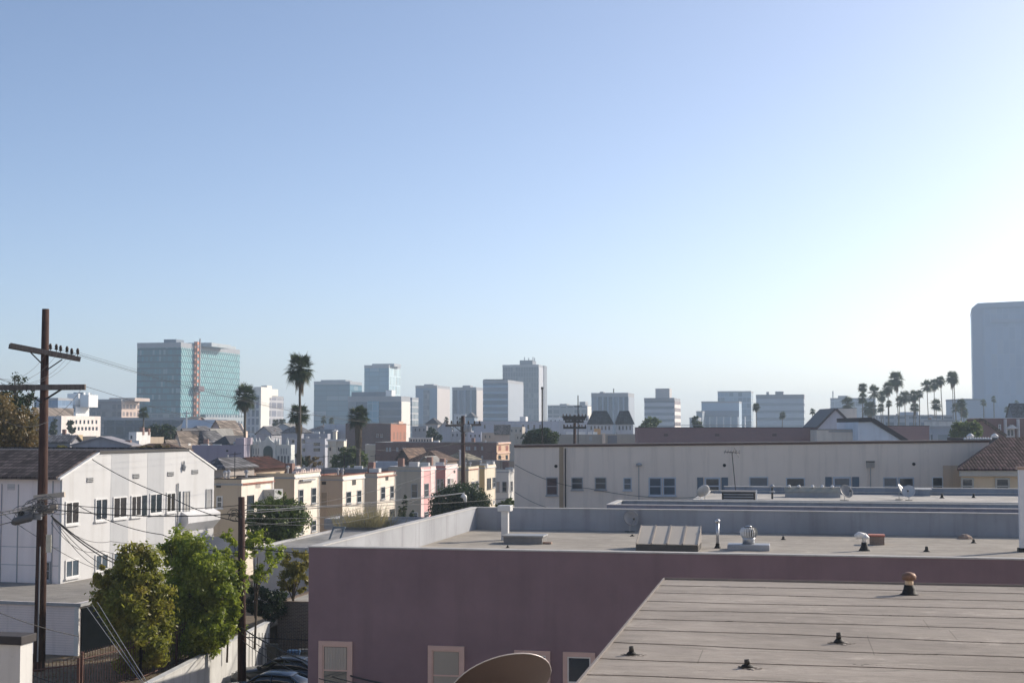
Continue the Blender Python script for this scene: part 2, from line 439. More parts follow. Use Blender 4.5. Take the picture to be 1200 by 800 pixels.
def tree(name, label, loc, h, blobs, n, leaf, m, seed, trunk_r=.16, bark=None, group=None, limbs=7, shell=.55, clumps=9.0, cat='tree', rz=0):
    rng = random.Random(seed); r = root(name, label, cat, loc, rz, group)
    bark = bark or M_BARK; t = MB()
    top = Vector((rng.uniform(-.1, .1), rng.uniform(-.1, .1), h * .72))
    t.tube([(0, 0, -.3), (rng.uniform(-.05, .05) * h * .3, 0, h * .3), tuple(top)], [trunk_r, trunk_r * .75, trunk_r * .3], 8)
    for i in range(limbs):
        b = rng.choice(blobs); s = Vector((0, 0, h * rng.uniform(.2, .55)))
        e = Vector((b[0] + rng.uniform(-.6, .6) * b[3], b[1] + rng.uniform(-.6, .6) * b[4], b[2] + rng.uniform(-.2, .7) * b[5]))
        mid = (s + e) / 2 + Vector((rng.uniform(-.2, .2), rng.uniform(-.2, .2), -.1)) * h * .08
        t.tube([s, mid, e], [trunk_r * .45, trunk_r * .3, trunk_r * .08], 5)
    t.build('trunk', bark, r, True)
    leaf_mb(crown_pts(blobs, n, rng, shell, clumps), leaf, rng).build('crown', m, r)
    return r
M_BARK = wood('bark', (.06, .045, .035), (.14, .11, .085))
LF_OLIVE = leafmat('olive_leaves', (.12, .145, .015), (.28, .29, .04), (.32, .24, .04))
LF_BRIGHT = leafmat('bright_leaves', (.10, .155, .015), (.31, .38, .04), (.38, .38, .05))
LF_DARK = leafmat('dark_leaves', (.014, .032, .012), (.035, .06, .02))
LF_MID = leafmat('mid_leaves', (.035, .07, .015), (.11, .15, .035))
LF_DRY = leafmat('dry_leaves', (.10, .085, .03), (.22, .15, .06), (.06, .07, .02))
LF_YEL = leafmat('yellow_leaves', (.13, .13, .02), (.30, .26, .05), (.09, .11, .02))
LF_PALM = leafmat('palm_leaves', (.018, .032, .012), (.06, .085, .028), trans=.3)
LF_DEAD = leafmat('dead_fronds', (.10, .07, .04), (.20, .15, .09), trans=.2)

def palm_meshes(seed, skirt=1.0, nf=46, flen=1.75, lump=1.0):
    rng = random.Random(seed); cr = MB(); sk = MB()
    def frond(m, az, el, L, nb, w, droop, spread):
        d = Vector((math.cos(az) * math.cos(el), math.sin(az) * math.cos(el), math.sin(el)))
        side = Vector((-math.sin(az), math.cos(az), 0)); up = side.cross(d) * -1
        o = Vector((0, 0, 0)); hub = o + d * L * .45 + Vector((0, 0, -droop * L * .1))
        m.tube([o, hub], [.03, .015], 3, False)
        for i in range(nb):
            a = (i / (nb - 1) - .5) * spread
            v = (d * math.cos(a) + side * math.sin(a)).normalized()
            ln = L * .62 * (1 - .3 * abs(a) / spread * 2) * rng.uniform(.9, 1.08)
            q = side * math.cos(a) - d * math.sin(a)
            mid = hub + v * ln * .55 + Vector((0, 0, -droop * ln * .12)); tip = hub + v * ln + Vector((0, 0, -droop * ln * .6))
            m.add([hub, mid - q * w, tip, mid + q * w], [(0, 1, 2, 3)])
    for i in range(nf):
        el = math.asin(max(-.75, min(.98, rng.uniform(-.75, 1.0))))
        frond(cr, rng.uniform(0, 6.283), el, flen * rng.uniform(.75, 1.08), 11, .055 * lump, .25 + .32 * (1 - el), 2.7)
    k = int(50 * skirt)
    for i in range(k):
        z = -rng.uniform(.1, 1.0) * 2.2 * skirt; az = rng.uniform(0, 6.283); L = .95 - .2 * (-z / 2.2)
        e = Vector((math.cos(az), math.sin(az), 0)); s = Vector((-e.y, e.x, 0))
        for j in range(5):
            a = rng.uniform(-.35, .35); w = .05
            p0 = e * .15 + Vector((0, 0, z + .3)); p1 = e * (L * .75) + s * a * .6 + Vector((0, 0, z - .35)); p2 = e * (L * .72) + s * a + Vector((0, 0, z - 1.15))
            sk.add([p0, p1 - s * w, p2, p1 + s * w], [(0, 1, 2, 3)])
    return cr.mesh('crown', LF_PALM), (sk.mesh('skirt', LF_DEAD) if k else None)
_pt = {}
def palm(label, px, ytop, d, width, kind, group, ground=0.0, trunk_r=.19, lean=0.0, bmesh_=None):
    """fan palm whose crown top is seen at (px, ytop) and is `width` pixels wide"""
    s = width / FPX * d / 2.75; cr, sk = PALMS[kind]; top = at(px, ytop, d)
    hub = top.z - 1.75 * s; bot = Vector((top.x - lean * hub, d, ground))
    r = root('palm_tree', label, 'palm tree', bot, 0, group); H = hub - ground
    t = MB(); t.tube([(0, 0, -.2), (lean * H * .35, 0, H * .3), (lean * H * .8, 0, H * .75), (lean * H, 0, H)], [trunk_r * 1.5, trunk_r, trunk_r * .8, trunk_r * .75], 8)
    t.build('trunk', M_PALMTR, r, True)
    o = link('crown', cr, r, (lean * H, 0, H), rnd.uniform(0, 6.28)); o.scale = (s * rnd.uniform(.9, 1.1), s * rnd.uniform(.9, 1.1), s * rnd.uniform(.85, 1.15))
    if sk:
        o = link('dead_frond_skirt', sk, r, (lean * H, 0, H), rnd.uniform(0, 6.28)); o.scale = (s * .62, s * .62, s * .9)
    return r
rnd = random.Random(5)
M_PALMTR = wood('palm_bark', (.10, .08, .06), (.20, .17, .13))
PALMS = {'small': palm_meshes(1, .3, 60), 'full': palm_meshes(2, .55, 78), 'long': palm_meshes(3, .95, 90), 'fat': palm_meshes(4, 1.7, 95), 'bare': palm_meshes(6, .2, 52)}

def wire(label, pts, r, sag=0.0, m=None, n=14, name='power_line', cat='cable', group=None, ns=5):
    """a cable hung between points, sagging between each pair"""
    P = []
    for a, b in zip(pts[:-1], pts[1:]):
        a, b = Vector(a), Vector(b)
        for i in range(n):
            t = i / n; p = a.lerp(b, t); p.z -= sag * 4 * t * (1 - t); P.append(p)
    P.append(Vector(pts[-1]))
    o = MB().tube(P, r, ns).build(name, m or M_WIRE)
    return tag(o, label, cat, group)
# ------------------------------------------------------------------ world, light
SUN_AZ, SUN_EL = R(57), R(26)          # azimuth to the right of the view direction
w = bpy.data.worlds.new("World"); sc.world = w; w.use_nodes = True
nt = w.node_tree; bg = nt.nodes['Background']
sky = nt.nodes.new('ShaderNodeTexSky'); sky.sky_type = 'NISHITA'; sky.sun_disc = False
sky.sun_elevation = SUN_EL; sky.sun_rotation = SUN_AZ
sky.altitude = 100; sky.air_density = .6; sky.dust_density = 1.55; sky.ozone_density = 1.45
nt.links.new(sky.outputs[0], bg.inputs[0]); bg.inputs[1].default_value = 0.138
sd = Vector((math.sin(SUN_AZ) * math.cos(SUN_EL), math.cos(SUN_AZ) * math.cos(SUN_EL), math.sin(SUN_EL)))
sl = bpy.data.lights.new('sun', 'SUN'); sl.energy = 3.9; sl.angle = R(.5); sl.color = (1, .90, .77)
so = bpy.data.objects.new('sun', sl); C.objects.link(so); so.rotation_euler = sd.to_track_quat('Z', 'Y').to_euler(); so.location = sd * 100
sc.view_settings.view_transform = 'Standard'; sc.view_settings.look = 'None'; sc.view_settings.gamma = 1
sc.view_settings.exposure = 0.37
sc.cycles.use_denoising = True; sc.cycles.max_bounces = 6; sc.cycles.volume_bounces = 1; sc.cycles.sample_clamp_indirect = 6

def haze(density, y1=4300):
    t = bpy.data.materials.new('air'); t.use_nodes = True; n = t.node_tree; n.nodes.clear()
    o = n.nodes.new('ShaderNodeOutputMaterial'); v = n.nodes.new('ShaderNodeVolumePrincipled')
    v.inputs['Color'].default_value = (.70, .86, 1, 1); v.inputs['Density'].default_value = density; v.inputs['Anisotropy'].default_value = .15
    n.links.new(v.outputs[0], o.inputs['Volume'])
    b = MB().box(-2300, 2300, -460, y1, -1.5, 105).build('haze', t); tag(b, kind='stuff'); return b
haze(.00027)

# ------------------------------------------------------------------ ground
M_ASPH = roofing('pavement', (.26, .235, .21)); M_DIRT = plain('dry_soil', (.16, .125, .085), .95, scale=1.2, var=.4)
tag(MB().box(-2200, 2200, -450, 4200, -.3, 0).build('ground', M_ASPH), kind='structure')

# ------------------------------------------------------------------ the purple building
PZ = -R(11.5)
Lc = at(362, 640, 48); Lc.z = 7.98
M_PURPLE = stucco('purple_stucco', (.238, .170, .188), .14, .35, (.155, .115, .125), .45)
M_PARGREY = stucco('weathered_grey_stucco', (.36, .37, .39), .15, .55, (.16, .155, .155))
pb = root('purple_building', 'flat roofed purple stucco building with pink framed windows in front', 'building', (Lc.x, Lc.y, 0), PZ)
PW, PD, PH, PR = 36.0, 24.0, 7.98, 6.95
m = MB(); m.box(0, PW, 0, PD, 0, PR - .05); m.ring(0, PW, 0, PD, PR - .05, PH, .14); m.build('wall', M_PURPLE, pb)
m = MB(); m.ring(.142, PW - .142, .142, PD - .142, PR - .05, PH - .004, .16); m.build('parapet', M_PARGREY, pb)
m = MB(); m.ring(-.03, PW + .03, -.03, PD + .03, PH, PH + .045, .36); m.build('coping', stucco('coping_concrete', (.50, .49, .47), .1, .5), pb)
m = MB(); m.box(.305, PW - .305, .305, PD - .305, PR - .045, PR); m.build('roof', roofing('purple_house_roof', (.44, .40, .345), .3, 1.1), pb)
def ploc(px, py, z=PR, out=0.0):       # a point of the photo as local coordinates of the purple building
    p = atz(px, py, z) - Vector((Lc.x, Lc.y, 0)); c_, s_ = math.cos(-PZ), math.sin(-PZ)
    return Vector((p.x * c_ - p.y * s_, p.x * s_ + p.y * c_, z))
def pfront(px, py):
    t = solve(Lc, math.cos(PZ), math.sin(PZ), px, py); y = Lc.y + math.sin(PZ) * t
    return t, at(px, py, y).z
M_PINKF = plain('pink_window_frame', (.60, .43, .37), .7, var=.12)
M_WSHADE = plain('drawn_roller_blind', (.36, .33, .28), .9, var=.1, scale=1.0)
def big_window(x0, x1, y0, h, style):
    a, zt = pfront(x0, y0); b, _ = pfront(x1, y0); W = b - a; xm = (a + b) / 2; t = .14
    fr = MB(); z0 = -h
    for q0, q1, u0, u1 in ((-W/2, -W/2 + t, z0, 0), (W/2 - t, W/2, z0, 0), (-W/2 + t, W/2 - t, -t, 0)): fr.box(q0, q1, -.07, 0, u0, u1)
    fr.box(-W/2 - .08, W/2 + .08, -.16, 0, z0 - .1, z0 - .002)
    fr.ring(-W/2 + t, W/2 - t, -.075, -.07, z0, z0 + .001, .001)
    o = fr.build('window_frame', M_PINKF, pb, loc=(xm, 0, zt), bevel=.012)
    sx = MB(); g = t + .045
    sx.box(-W/2 + t, -W/2 + g, -.045, 0, z0, -t); sx.box(W/2 - g, W/2 - t, -.045, 0, z0, -t)
    sx.box(-W/2 + g, W/2 - g, -.045, 0, -t - .045, -t); sx.box(-W/2 + g, W/2 - g, -.05, 0, z0 * .56, z0 * .56 + .05); sx.box(-W/2 + g, W/2 - g, -.045, 0, z0, z0 + .05)
    sx.build('sash', M_WHITE if style == 'dark' else M_PINKF, o)
    MB().box(-W/2 + g, W/2 - g, -.018, -.002, z0 + .05, -t - .045).build('pane', M_GLASS, o)
    if style == 'blind': MB().box(-W/2 + g + .01, W/2 - g - .01, -.034, -.024, z0 * .78, -t - .05).build('roller_blind', M_WSHADE, o)
    if style == 'curtain':
        c = MB(); n = 30; x_ = -W/2 + g + .02; dx = (W - 2 * g - .04) / n
        for i in range(n):
            xa, xb = x_ + i * dx, x_ + (i + 1) * dx; ya = -.036 + .008 * math.sin(i * 1.7); yb = -.036 + .008 * math.sin((i + 1) * 1.7)
            c.add([(xa, ya, z0 * .55), (xb, yb, z0 * .55), (xb, yb, -t - .06), (xa, ya, -t - .06)], [(0, 1, 2, 3)])
        c.build('curtain', M_CURTAIN, o)
big_window(374, 413.5, 750, 1.75, 'curtain'); big_window(502, 544.5, 755.5, 1.75, 'blind')
big_window(603, 645, 761, 1.75, 'dark'); big_window(660, 697.5, 763, 1.75, 'dark')

# things on the purple roof (each its own object)
def pworld(v): 
    c_, s_ = math.cos(PZ), math.sin(PZ); return Vector((Lc.x + v.x * c_ - v.y * s_, Lc.y + v.x * s_ + v.y * c_, v.z))
def onroof(px, py, z=PR): return atz(px, py, z)
M_LTMETAL = plain('painted_light_metal', (.62, .62, .60), .5, .1, var=.15)
M_CURB = stucco('curb_grey', (.24, .235, .23), .2, .5)
# left square flue with a flat cap, beside a low curb
p = onroof(592, 632.5)
r = root('roof_flue', 'square pale sheet metal flue with a wider cap on the purple building\'s roof', 'flue', p, PZ)
s = 4 / FPX * p.y
hh = zat(598, p.y) - PR
MB().box(-s, s, -s, s, 0, hh - .02).build('shaft', M_LTMETAL, r, bevel=.01)
MB().box(-s * 1.9, s * 1.9, -s * 1.9, s * 1.9, hh - .02, hh + .24).build('cap', M_LTMETAL, r, bevel=.02)
p = onroof(613, 637)
r = root('roof_hatch', 'low grey roof hatch on a dark curb beside the pale flue', 'roof hatch', p, PZ)
MB().box(-.85, .85, -.1, 1.0, 0, .30).build('curb', M_CURB, r, bevel=.02)
MB().box(-.92, .92, -.16, 1.06, .30, .37).build('lid', plain('hatch_lid', (.34, .34, .33), .5, .3), r, bevel=.015)
p = onroof(626, 637); 
tag(MB().box(.35, .75, -.05, .25, 0, .09).build('broken_brick', brick('loose_brick', (.3, .2, .15), (.36, .25, .2)), None, loc=p, rz=PZ, bevel=.01), 'loose bit of masonry lying against the grey roof hatch', 'rubble')
# satellite dish by the far parapet
def dish(name, label, p, rad, az, el, h, m=None, group=None, arm=True, back=False, rough=18):
    r = root(name, label, 'satellite dish', p, az, group)
    q = MB(); n = rough; prof = [(rad * k / 6, rad * .34 * (k / 6) ** 2) for k in range(7)]
    ce, se = math.cos(el), math.sin(el)
    def tr(x, y, z):       # dish axis starts up, tilts towards local -y
        return (x, -(z * ce) + y * se, h + z * se + y * ce)
    vs = []; fs = []
    for off in (0, -.02 * max(1, rad)):
        for (rr, zz) in prof:
            for k in range(n):
                an = 2 * math.pi * k / n; vs.append(tr(rr * math.cos(an), rr * math.sin(an) * 1.08, zz + off))
    N = 7 * n
    for sft, flip in ((0, 0), (N, 1)):
        for i in range(6):
            for k in range(n):
                k2 = (k + 1) % n; f = (sft + i*n + k, sft + i*n + k2, sft + (i+1)*n + k2, sft + (i+1)*n + k)
                fs.append(f[::-1] if flip else f)
    for k in range(n):
        k2 = (k + 1) % n; fs.append((6*n + k, 6*n + k2, N + 6*n + k2, N + 6*n + k))
    q.add(vs, fs); q.build('reflector', m or M_DISH, r, True)
    MB().tube([(0, .12, 0), (0, .12, h * .8), tr(0, 0, -.02)], max(.022, rad * .04), 8).build('mast', M_GALV, r)
    MB().box(-.2, .2, -.05, .3, 0, .03).build('foot', M_DARK, r)
    if arm:
        a = MB(); a.tube([tr(0, -rad * 1.0, rad * .34), tr(0, -rad * .55, rad * 1.15)], .016, 6)
        a.build('feed_arm', M_GALV, r); MB().tube([tr(0, -rad * .6, rad * 1.08), tr(0, -rad * .42, rad * 1.25)], .05, 8).build('feed_horn', M_DARK, r)
    return r
M_DISH = plain('dish_grey', (.27, .26, .25), .5, .1)
M_DISHW = plain('dish_pale', (.50, .50, .49), .5, .1)
p = onroof(739, 623); dish('satellite_dish', 'small grey satellite dish standing before the dark parapet behind the four panel skylight', p, .39, R(14), R(28), .62)
# four panel sloping skylight
p0 = onroof(745, 645); p1 = onroof(817, 647)
r = root('skylight', 'four panel skylight with sloping cream panes on a dark curb on the purple building', 'skylight', (p0.x, p0.y, PR), PZ)
SW = (p1 - p0).length; SD = 1.9
m = MB(); m.ring(0, SW, 0, SD, 0, .24, .12); m.build('curb', plain('tarred_curb', (.10, .09, .08), .9), r, bevel=.02)
a, b_ = .26, .86
fr = MB()
for i in range(5):
    x = i * SW / 4; fr.prism([(-.02, a), (SD + .02, b_), (SD + .02, b_ + .07), (-.02, a + .07)], 'x', max(0, x - .035), min(SW, x + .035))
fr.prism([(0, .24), (SD, .24), (SD, b_), (0, a)], 'x', .0, .03); fr.prism([(0, .24), (SD, .24), (SD, b_), (0, a)], 'x', SW - .03, SW)
fr.box(.03, SW - .03, SD - .03, SD, .3, b_ - .02)
fr.build('frame', plain('skylight_frame', (.30, .27, .24), .6), r)
M_SKYPANE = plain('cream_wired_glass', (.56, .49, .39), .45, var=.12, scale=.8)
for i in range(4):
    x0, x1 = i * SW / 4 + .036, (i + 1) * SW / 4 - .036
    MB().prism([(0, a), (SD, b_), (SD, b_ + .035), (0, a + .035)], 'x', x0, x1).build('pane', M_SKYPANE, r)
# thin pipe
def pipe(label, px, y0, y1, rr, m, z=PR, name='vent_pipe', cap=None):
    p = atz(px, y1, z); h = zat(y0, p.y) - z
    r = root(name, label, 'vent pipe', p, 0); MB().lathe([(rr, 0), (rr, h), (rr * .8, h)], n=12).build('pipe', m, r, True)
    MB().lathe([(rr * 2.2, 0), (rr * 1.25, .12), (rr * 1.2, .2)], n=12).build('flashing', M_BLACK, r)
    if cap: MB().lathe([(rr * 1.5, h - .04), (rr * 1.6, h + .06), (rr * .3, h + .12)], n=12).build('cap', m, r, True)
    return r
pipe('tall thin grey pipe standing between the cream skylight and the turbine vent', 841, 611, 642, .07, M_GALV, cap=True)
# turbine vent on a curb box
p = onroof(877, 645)
r = root('turbine_vent', 'round finned turbine vent on a grey metal box on the purple roof', 'roof vent', p, PZ)
MB().box(-.85, .85, 0, 1.0, 0, .24).build('base_box', plain('blue_grey_metal', (.33, .35, .38), .5, .3), r, bevel=.02)
MB().lathe([(.26, .24), (.25, .42), (.27, .5)], 0, .5, 20).build('collar', M_GALV, r, True)
m = MB(); n = 22
for k in range(n):
    an = 2 * math.pi * k / n; pr = [(.24, .46), (.35, .60), (.37, .74), (.31, .88), (.13, .95)]
    for i in range(4):
        (r0, z0), (r1, z1) = pr[i], pr[i + 1]; a0, a1 = an, an + .20
        m.add([(r0*math.cos(a0), .5 + r0*math.sin(a0), z0), (r0*.9*math.cos(a1), .5 + r0*.9*math.sin(a1), z0), (r1*.9*math.cos(a1), .5 + r1*.9*math.sin(a1), z1), (r1*math.cos(a0), .5 + r1*math.sin(a0), z1)], [(0,1,2,3)])
m.build('turbine_head', plain('dull_aluminium', (.66, .66, .64), .6, .2), r)
MB().lathe([(.13, .93), (.14, .96), (.05, .99)], 0, .5, 16).build('top_plate', M_GALV, r, True)
MB().lathe([(.2, .46), (.2, .95)], 0, .5, 12).build('core', M_DARK, r)
# small tarred stubs, each with its own place
def stub(label, px, py, z, hpx, wpx_, name='vent_stub'):
    p = atz(px, py, z); s = p.y / FPX; q = wpx_ * s / 2; h = hpx * s
    r = root(name, label, 'vent pipe', p, 0)
    MB().lathe([(q * 1.9, 0), (q * 1.5, .03), (q * .95, h * .4), (q * .9, h * .42)], n=12).build('flashing', M_BLACK, r, True)
    if hpx > 8:      # brushed-on tar and a pale worn halo round the foot
        qq = random.Random(px); n_ = 22; pts = [(q * (2.0 + qq.uniform(-.5, 2.2) * (k % 2)) * math.cos(6.283 * k / n_), q * (2.0 + qq.uniform(-.5, 2.4) * (k % 2)) * math.sin(6.283 * k / n_)) for k in range(n_)]
        MB().prism(pts, 'z', .0, .006).build('tar_patch', plain('worn_tar', (.12, .11, .10), .95, spec=.05), r)
        pts = [(x * 1.2 + q * .8, y * 1.15) for x, y in pts]; MB().prism(pts, 'z', -.004, .003).build('worn_halo', plain('worn_halo', (.42, .385, .345), .95, spec=.05), r)
    MB().lathe([(q * .85, h * .4), (q * .82, h), (q * .6, h), (q * .6, h * .8)], n=12).build('pipe', M_DARK, r, True); return r
stub('low black vent against the far grey parapet, right of the pale flue', 619, 616.5, PR, 6, 6)
stub('small black stub on the purple building\'s roof, right of the turbine vent', 918, 632, PR, 4, 3.4)
stub('small black stub in the middle of the right half of the purple building\'s roof', 1086, 646, PR, 6, 4.5)
stub('small black stub nearest the parapet\'s right end, beside a scrap of rubble', 1141, 636, PR, 4.5, 3.6)
stub('tiny black stub at the front edge of the purple roof, below the hatch', 595, 641.5, PR, 3, 2.5)
stub('tiny black stub just in front of the small grey satellite dish', 741, 628, PR, 2, 3)
p = onroof(1131, 631); tag(MB().lathe([(.34, 0), (.3, .1), (.12, .2)], n=9).build('rubble_heap', plain('rubble', (.3, .22, .17), .9), None, loc=p), 'small brown scrap lying against the far parapet at right', 'rubble')
# gooseneck
p = onroof(1013, 645)
r = root('gooseneck_vent', 'white hooded vent with a curved top beside a small brick chimney', 'roof vent', p, PZ)
MB().lathe([(.24, 0), (.2, .06), (.13, .2), (.12, .34)], n=14).build('flashing', M_BLACK, r, True)
MB().tube([(0, 0, .3), (0, 0, .5), (-.06, -.05, .62), (-.2, -.15, .66), (-.33, -.22, .58)], [.09, .10, .12, .13, .12], 12).build('hood', M_WHITE, r, True)
MB().lathe([(.2, .5), (.21, .56), (.06, .72)], n=14).build('cap', M_LTMETAL, r, True)
p = onroof(1028, 638)
r = root('brick_chimney', 'short brick chimney stub with a reddish cap on the purple roof', 'chimney', p, PZ)
MB().box(-.30, .30, -.1, .5, 0, .36).build('stack', brick('chimney_brick', (.28, .2, .15), (.22, .16, .13)), r, bevel=.01)
MB().box(-.37, .33, -.17, .56, .36, .43).build('cap', plain('red_cap', (.42, .16, .12), .8), r, bevel=.01)
# the tall white flue at the right edge
p = onroof(1199.5, 646)
r = root('tall_flue', 'tall white square flue cut by the right edge of the picture', 'flue', p, PZ)
hh = zat(550, p.y) - PR; s = 4.2 / FPX * p.y
MB().box(-s, s * 1.4, -s, s, 0, hh).build('shaft', plain('white_flue_metal', (.66, .67, .69), .45, .1, var=.08), r, bevel=.01)
MB().box(-s * 1.5, s * 1.9, -s * 1.3, s * 1.3, hh, hh + .12).build('cap', plain('rusty_cap', (.40, .28, .22), .7), r)
MB().box(-s * 1.5, s * 1.8, -s * 1.5, s * 1.5, 0, .15).build('flashing', M_BLACK, r)
# lamp on the corner of the parapet
p = at(546, 594, 71.3); s = 71.3 / FPX
r = root('parapet_lamp', 'pale lamp head on a thin dark conduit at the parapet\'s far left corner', 'lamp', (p.x, 70.9, PR), 0)
z1 = zat(582, 70.9) - PR
MB().tube([(0, 0, 0), (0, 0, z1 - .2)], .035, 6).build('conduit', M_DARK, r)
MB().tube([(0, 0, z1 - .25), (-.05, 0, z1), (-.2, 0, z1 + .1)], [.07, .12, .13], 10).build('lamp_head', M_LTMETAL, r, True)

# ------------------------------------------------------------------ the near roof
Q = atz(785, 678.5, 9.0)
M_NEARROOF = roofing('rolled_roof_felt', (.385, .345, .305), .5, 1.22)
nr = root('near_building', 'building below the viewer with a flat grey roof of rolled felt strips', 'building', (Q.x, Q.y, 0), -R(11.0))
NW = 30.0
MB().box(0, NW, -24.5, 0, 0, 8.9).build('wall', stucco('near_wall', (.38, .33, .29)), nr)
m = MB()                                      # strips that lap each other like shingles, edges slightly wavy
rng = random.Random(3)
y = 0.0; rows = [0.0]
while y > -24: y -= 1.22; rows.append(y)
nx = 120
def edge(i, k): return rows[i] + (0 if i == 0 else .16 * math.sin(k * .045 + i * .35) + .09 * math.sin(k * .11 + i * 1.3) + .035 * math.sin(k * .31 + i * 2.9) + .012 * math.sin(k * .9 + i * 4.1))
for i in range(len(rows) - 1):
    zt, zb = 8.993, 9.003
    for k in range(nx):
        x0, x1 = -.10 + k * (NW + .1) / nx, -.10 + (k + 1) * (NW + .1) / nx
        ya0, ya1, yb0, yb1 = edge(i, k), edge(i, k + 1), edge(i + 1, k), edge(i + 1, k + 1)
        m.add([(x0, yb0, zb), (x1, yb1, zb), (x1, ya1, zt), (x0, ya0, zt)], [(0, 1, 2, 3)])
        m.add([(x0, yb0, zt), (x1, yb1, zt), (x1, yb1, zb), (x0, yb0, zb)], [(0, 1, 2, 3)])
m.box(-.10, NW, -24.4, 0, 8.9, 8.98)
m.build('roof', M_NEARROOF, nr)
MB().box(-.13, -.102, -24.4, .03, 8.80, 9.03).build('drip_edge', plain('drip_edge', (.20, .18, .17), .8), nr)
MB().box(-.13, NW, .002, .03, 8.80, 9.03).build('drip_edge', plain('drip_edge', (.20, .18, .17), .8), nr)
stub('black tarred vent stub low on the felt roof, nearest its left edge', 740, 767, 9.003, 10, 7)
stub('black tarred vent stub at the bottom of the picture on the felt roof', 875.5, 781.5, 9.003, 9, 8)
stub('black tarred vent stub in the middle of the felt roof below the mushroom vent', 983, 753, 9.003, 12, 7)
p = atz(1065.5, 696, 9.003); s = p.y / FPX
r = root('mushroom_vent', 'rusty mushroom capped vent pipe with tarred base on the near felt roof', 'roof vent', p, 0)
MB().lathe([(.17, 0), (.13, .02), (.10, .10), (.085, .17)], n=16).build('flashing', M_BLACK, r, True)
M_RUST = plain('rusty_metal', (.22, .13, .09), .6, .3, var=.5, scale=9)
MB().lathe([(.075, .12), (.075, .27)], n=16).build('pipe', plain('pale_rusty_metal', (.6, .47, .33), .6, .2, var=.4, scale=12), r, True)
MB().lathe([(.07, .245), (.125, .265), (.128, .33), (.10, .37), (.04, .395)], n=20).build('cap', M_RUST, r, True)

# unseen stand-in for the viewer's building, added so its sunlit wall bounces warm light
vb = root('bounce_building', 'tall cream building added out of view behind the viewpoint to bounce light', 'building', (0, -1.5, 0), 0)
MB().box(-55, 60, -16, 0, 0, 24).build('wall', stucco('bounce_cream', (.80, .70, .60), .05, .2), vb)
for fl in range(6):
    for k in range(18):
        win(vb, -50 + k * 6, 0, 2 + fl * 3.6, math.pi, 1.4, 1.7)
# large dish below the window
dp = at(590, 812, 14.2)
r = root('large_satellite_dish', 'large brown grey satellite dish seen from behind at the bottom of the picture', 'satellite dish', dp)
n = 40; vs = []; fs = []; rad = .52
ax = Vector((-.27, .64, .72)).normalized()
e1 = Vector((.93, .1, .36)); e1 = (e1 - ax * e1.dot(ax)).normalized(); e2 = ax.cross(e1)
for off in (0, -.012):
    for i in range(11):
        rr = rad * i / 10; zz = .22 * rad * (i / 10) ** 2 + off
        for k in range(n):
            an = 2 * math.pi * k / n; vs.append(e1 * (rr * math.cos(an)) + e2 * (rr * .94 * math.sin(an)) + ax * zz)
N = 11 * n
for sft in (0, N):
    for i in range(10):
        for k in range(n):
            k2 = (k + 1) % n; f = (sft + i*n + k, sft + i*n + k2, sft + (i+1)*n + k2, sft + (i+1)*n + k); fs.append(f if sft == 0 else f[::-1])
MB().add(vs, fs).build('reflector', plain('brown_grey_dish', (.13, .10, .09), .5, .2, var=.15, scale=1.6), r, True)
rim = [e1 * (rad * math.cos(2 * math.pi * k / n)) + e2 * (rad * .94 * math.sin(2 * math.pi * k / n)) + ax * (.22 * rad) for k in range(n + 1)]
MB().tube(rim, .007, 6, False).build('rim', plain('dish_rim', (.6, .57, .55), .4, .2), r, True)
MB().tube([Vector((0, 0, 0)) - ax * .02, Vector((0, 0, -.25)) - ax * .2, Vector((0.1, 0, -1.2)), Vector((.42, -.05, -1.3))], .03, 8).build('mount', M_GALV, r)
# ------------------------------------------------------------------ building behind the purple one
M_GREYP = stucco('slate_parapet', (.25, .28, .33), .12, .5, (.10, .10, .11))
CB = stucco('coping_concrete', (.50, .49, .47))
def roofbuilding(label, c, W, D, z, wall, roofm, rz=PZ, par=.5, x0=0):
    r = root('flat_roofed_building', label, 'building', (c.x, c.y, 0), rz); h = z
    m = MB(); m.box(x0, W, 0, D, 0, h - par); m.ring(x0, W, 0, D, h - par, h, .25); m.build('wall', wall, r)
    MB().box(x0 + .25, W - .25, .25, D - .25, h - par, h - par + .03).build('roof', roofm, r)
    MB().ring(x0 - .03, W + .03, -.03, D + .03, h, h + .05, .32).build('coping', CB, r); return r
c = at(711, 593, 74.5)
c.y = 74.5
roofbuilding('narrow flat roofed building just behind the purple building\'s far parapet', c, 42, 4.6, zat(587, 78.5), M_GREYP, RF_PALE)
c = at(812, 586, 84)
B2R = zat(586, 84) - .12
b2 = roofbuilding('flat roofed building with a slate blue parapet in front of the long cream wall', c, 42, 12.5, zat(586, 84), M_GREYP, roofing('bright_cap_sheet', (.58, .55, .50)), par=.15)
MB().box(1.2, 42, 12.2, 12.5, zat(586, 84) + .052, zat(571.5, 94)).build('rear_parapet', M_GREYP, b2); MB().box(1.15, 42, 12.15, 12.55, zat(571.5, 94), zat(571.5, 94) + .05).build('rear_coping', CB, b2)
def onb2(px, py): return atz(px, py, B2R)
for lab, px, py, d, rd, azz, mm in (('pale round satellite dish seen edge on, behind the purple roof\'s parapet', 825, 588, 86, .42, 200, M_DISHW),
                                 ('dark grey satellite dish facing down the street beside a leaning strut', 991, 588, 86, .42, 20, M_DISH),
                                 ('pale satellite dish left of a twin one, behind the parapet', 1056, 586, 87, .42, 60, M_DISHW),
                                 ('pale satellite dish right of its twin, behind the parapet', 1065, 588, 86, .4, -20, M_DISHW)):
    p = at(px, py, d); dish('satellite_dish', lab, (p.x, p.y, B2R), rd, R(azz), R(35), .5, mm)
p = at(846, 592, 85); r = root('dark_roof_box', 'dark louvred box unit with a pale corner post behind the parapet', 'roof unit', (p.x, 85, B2R), PZ)
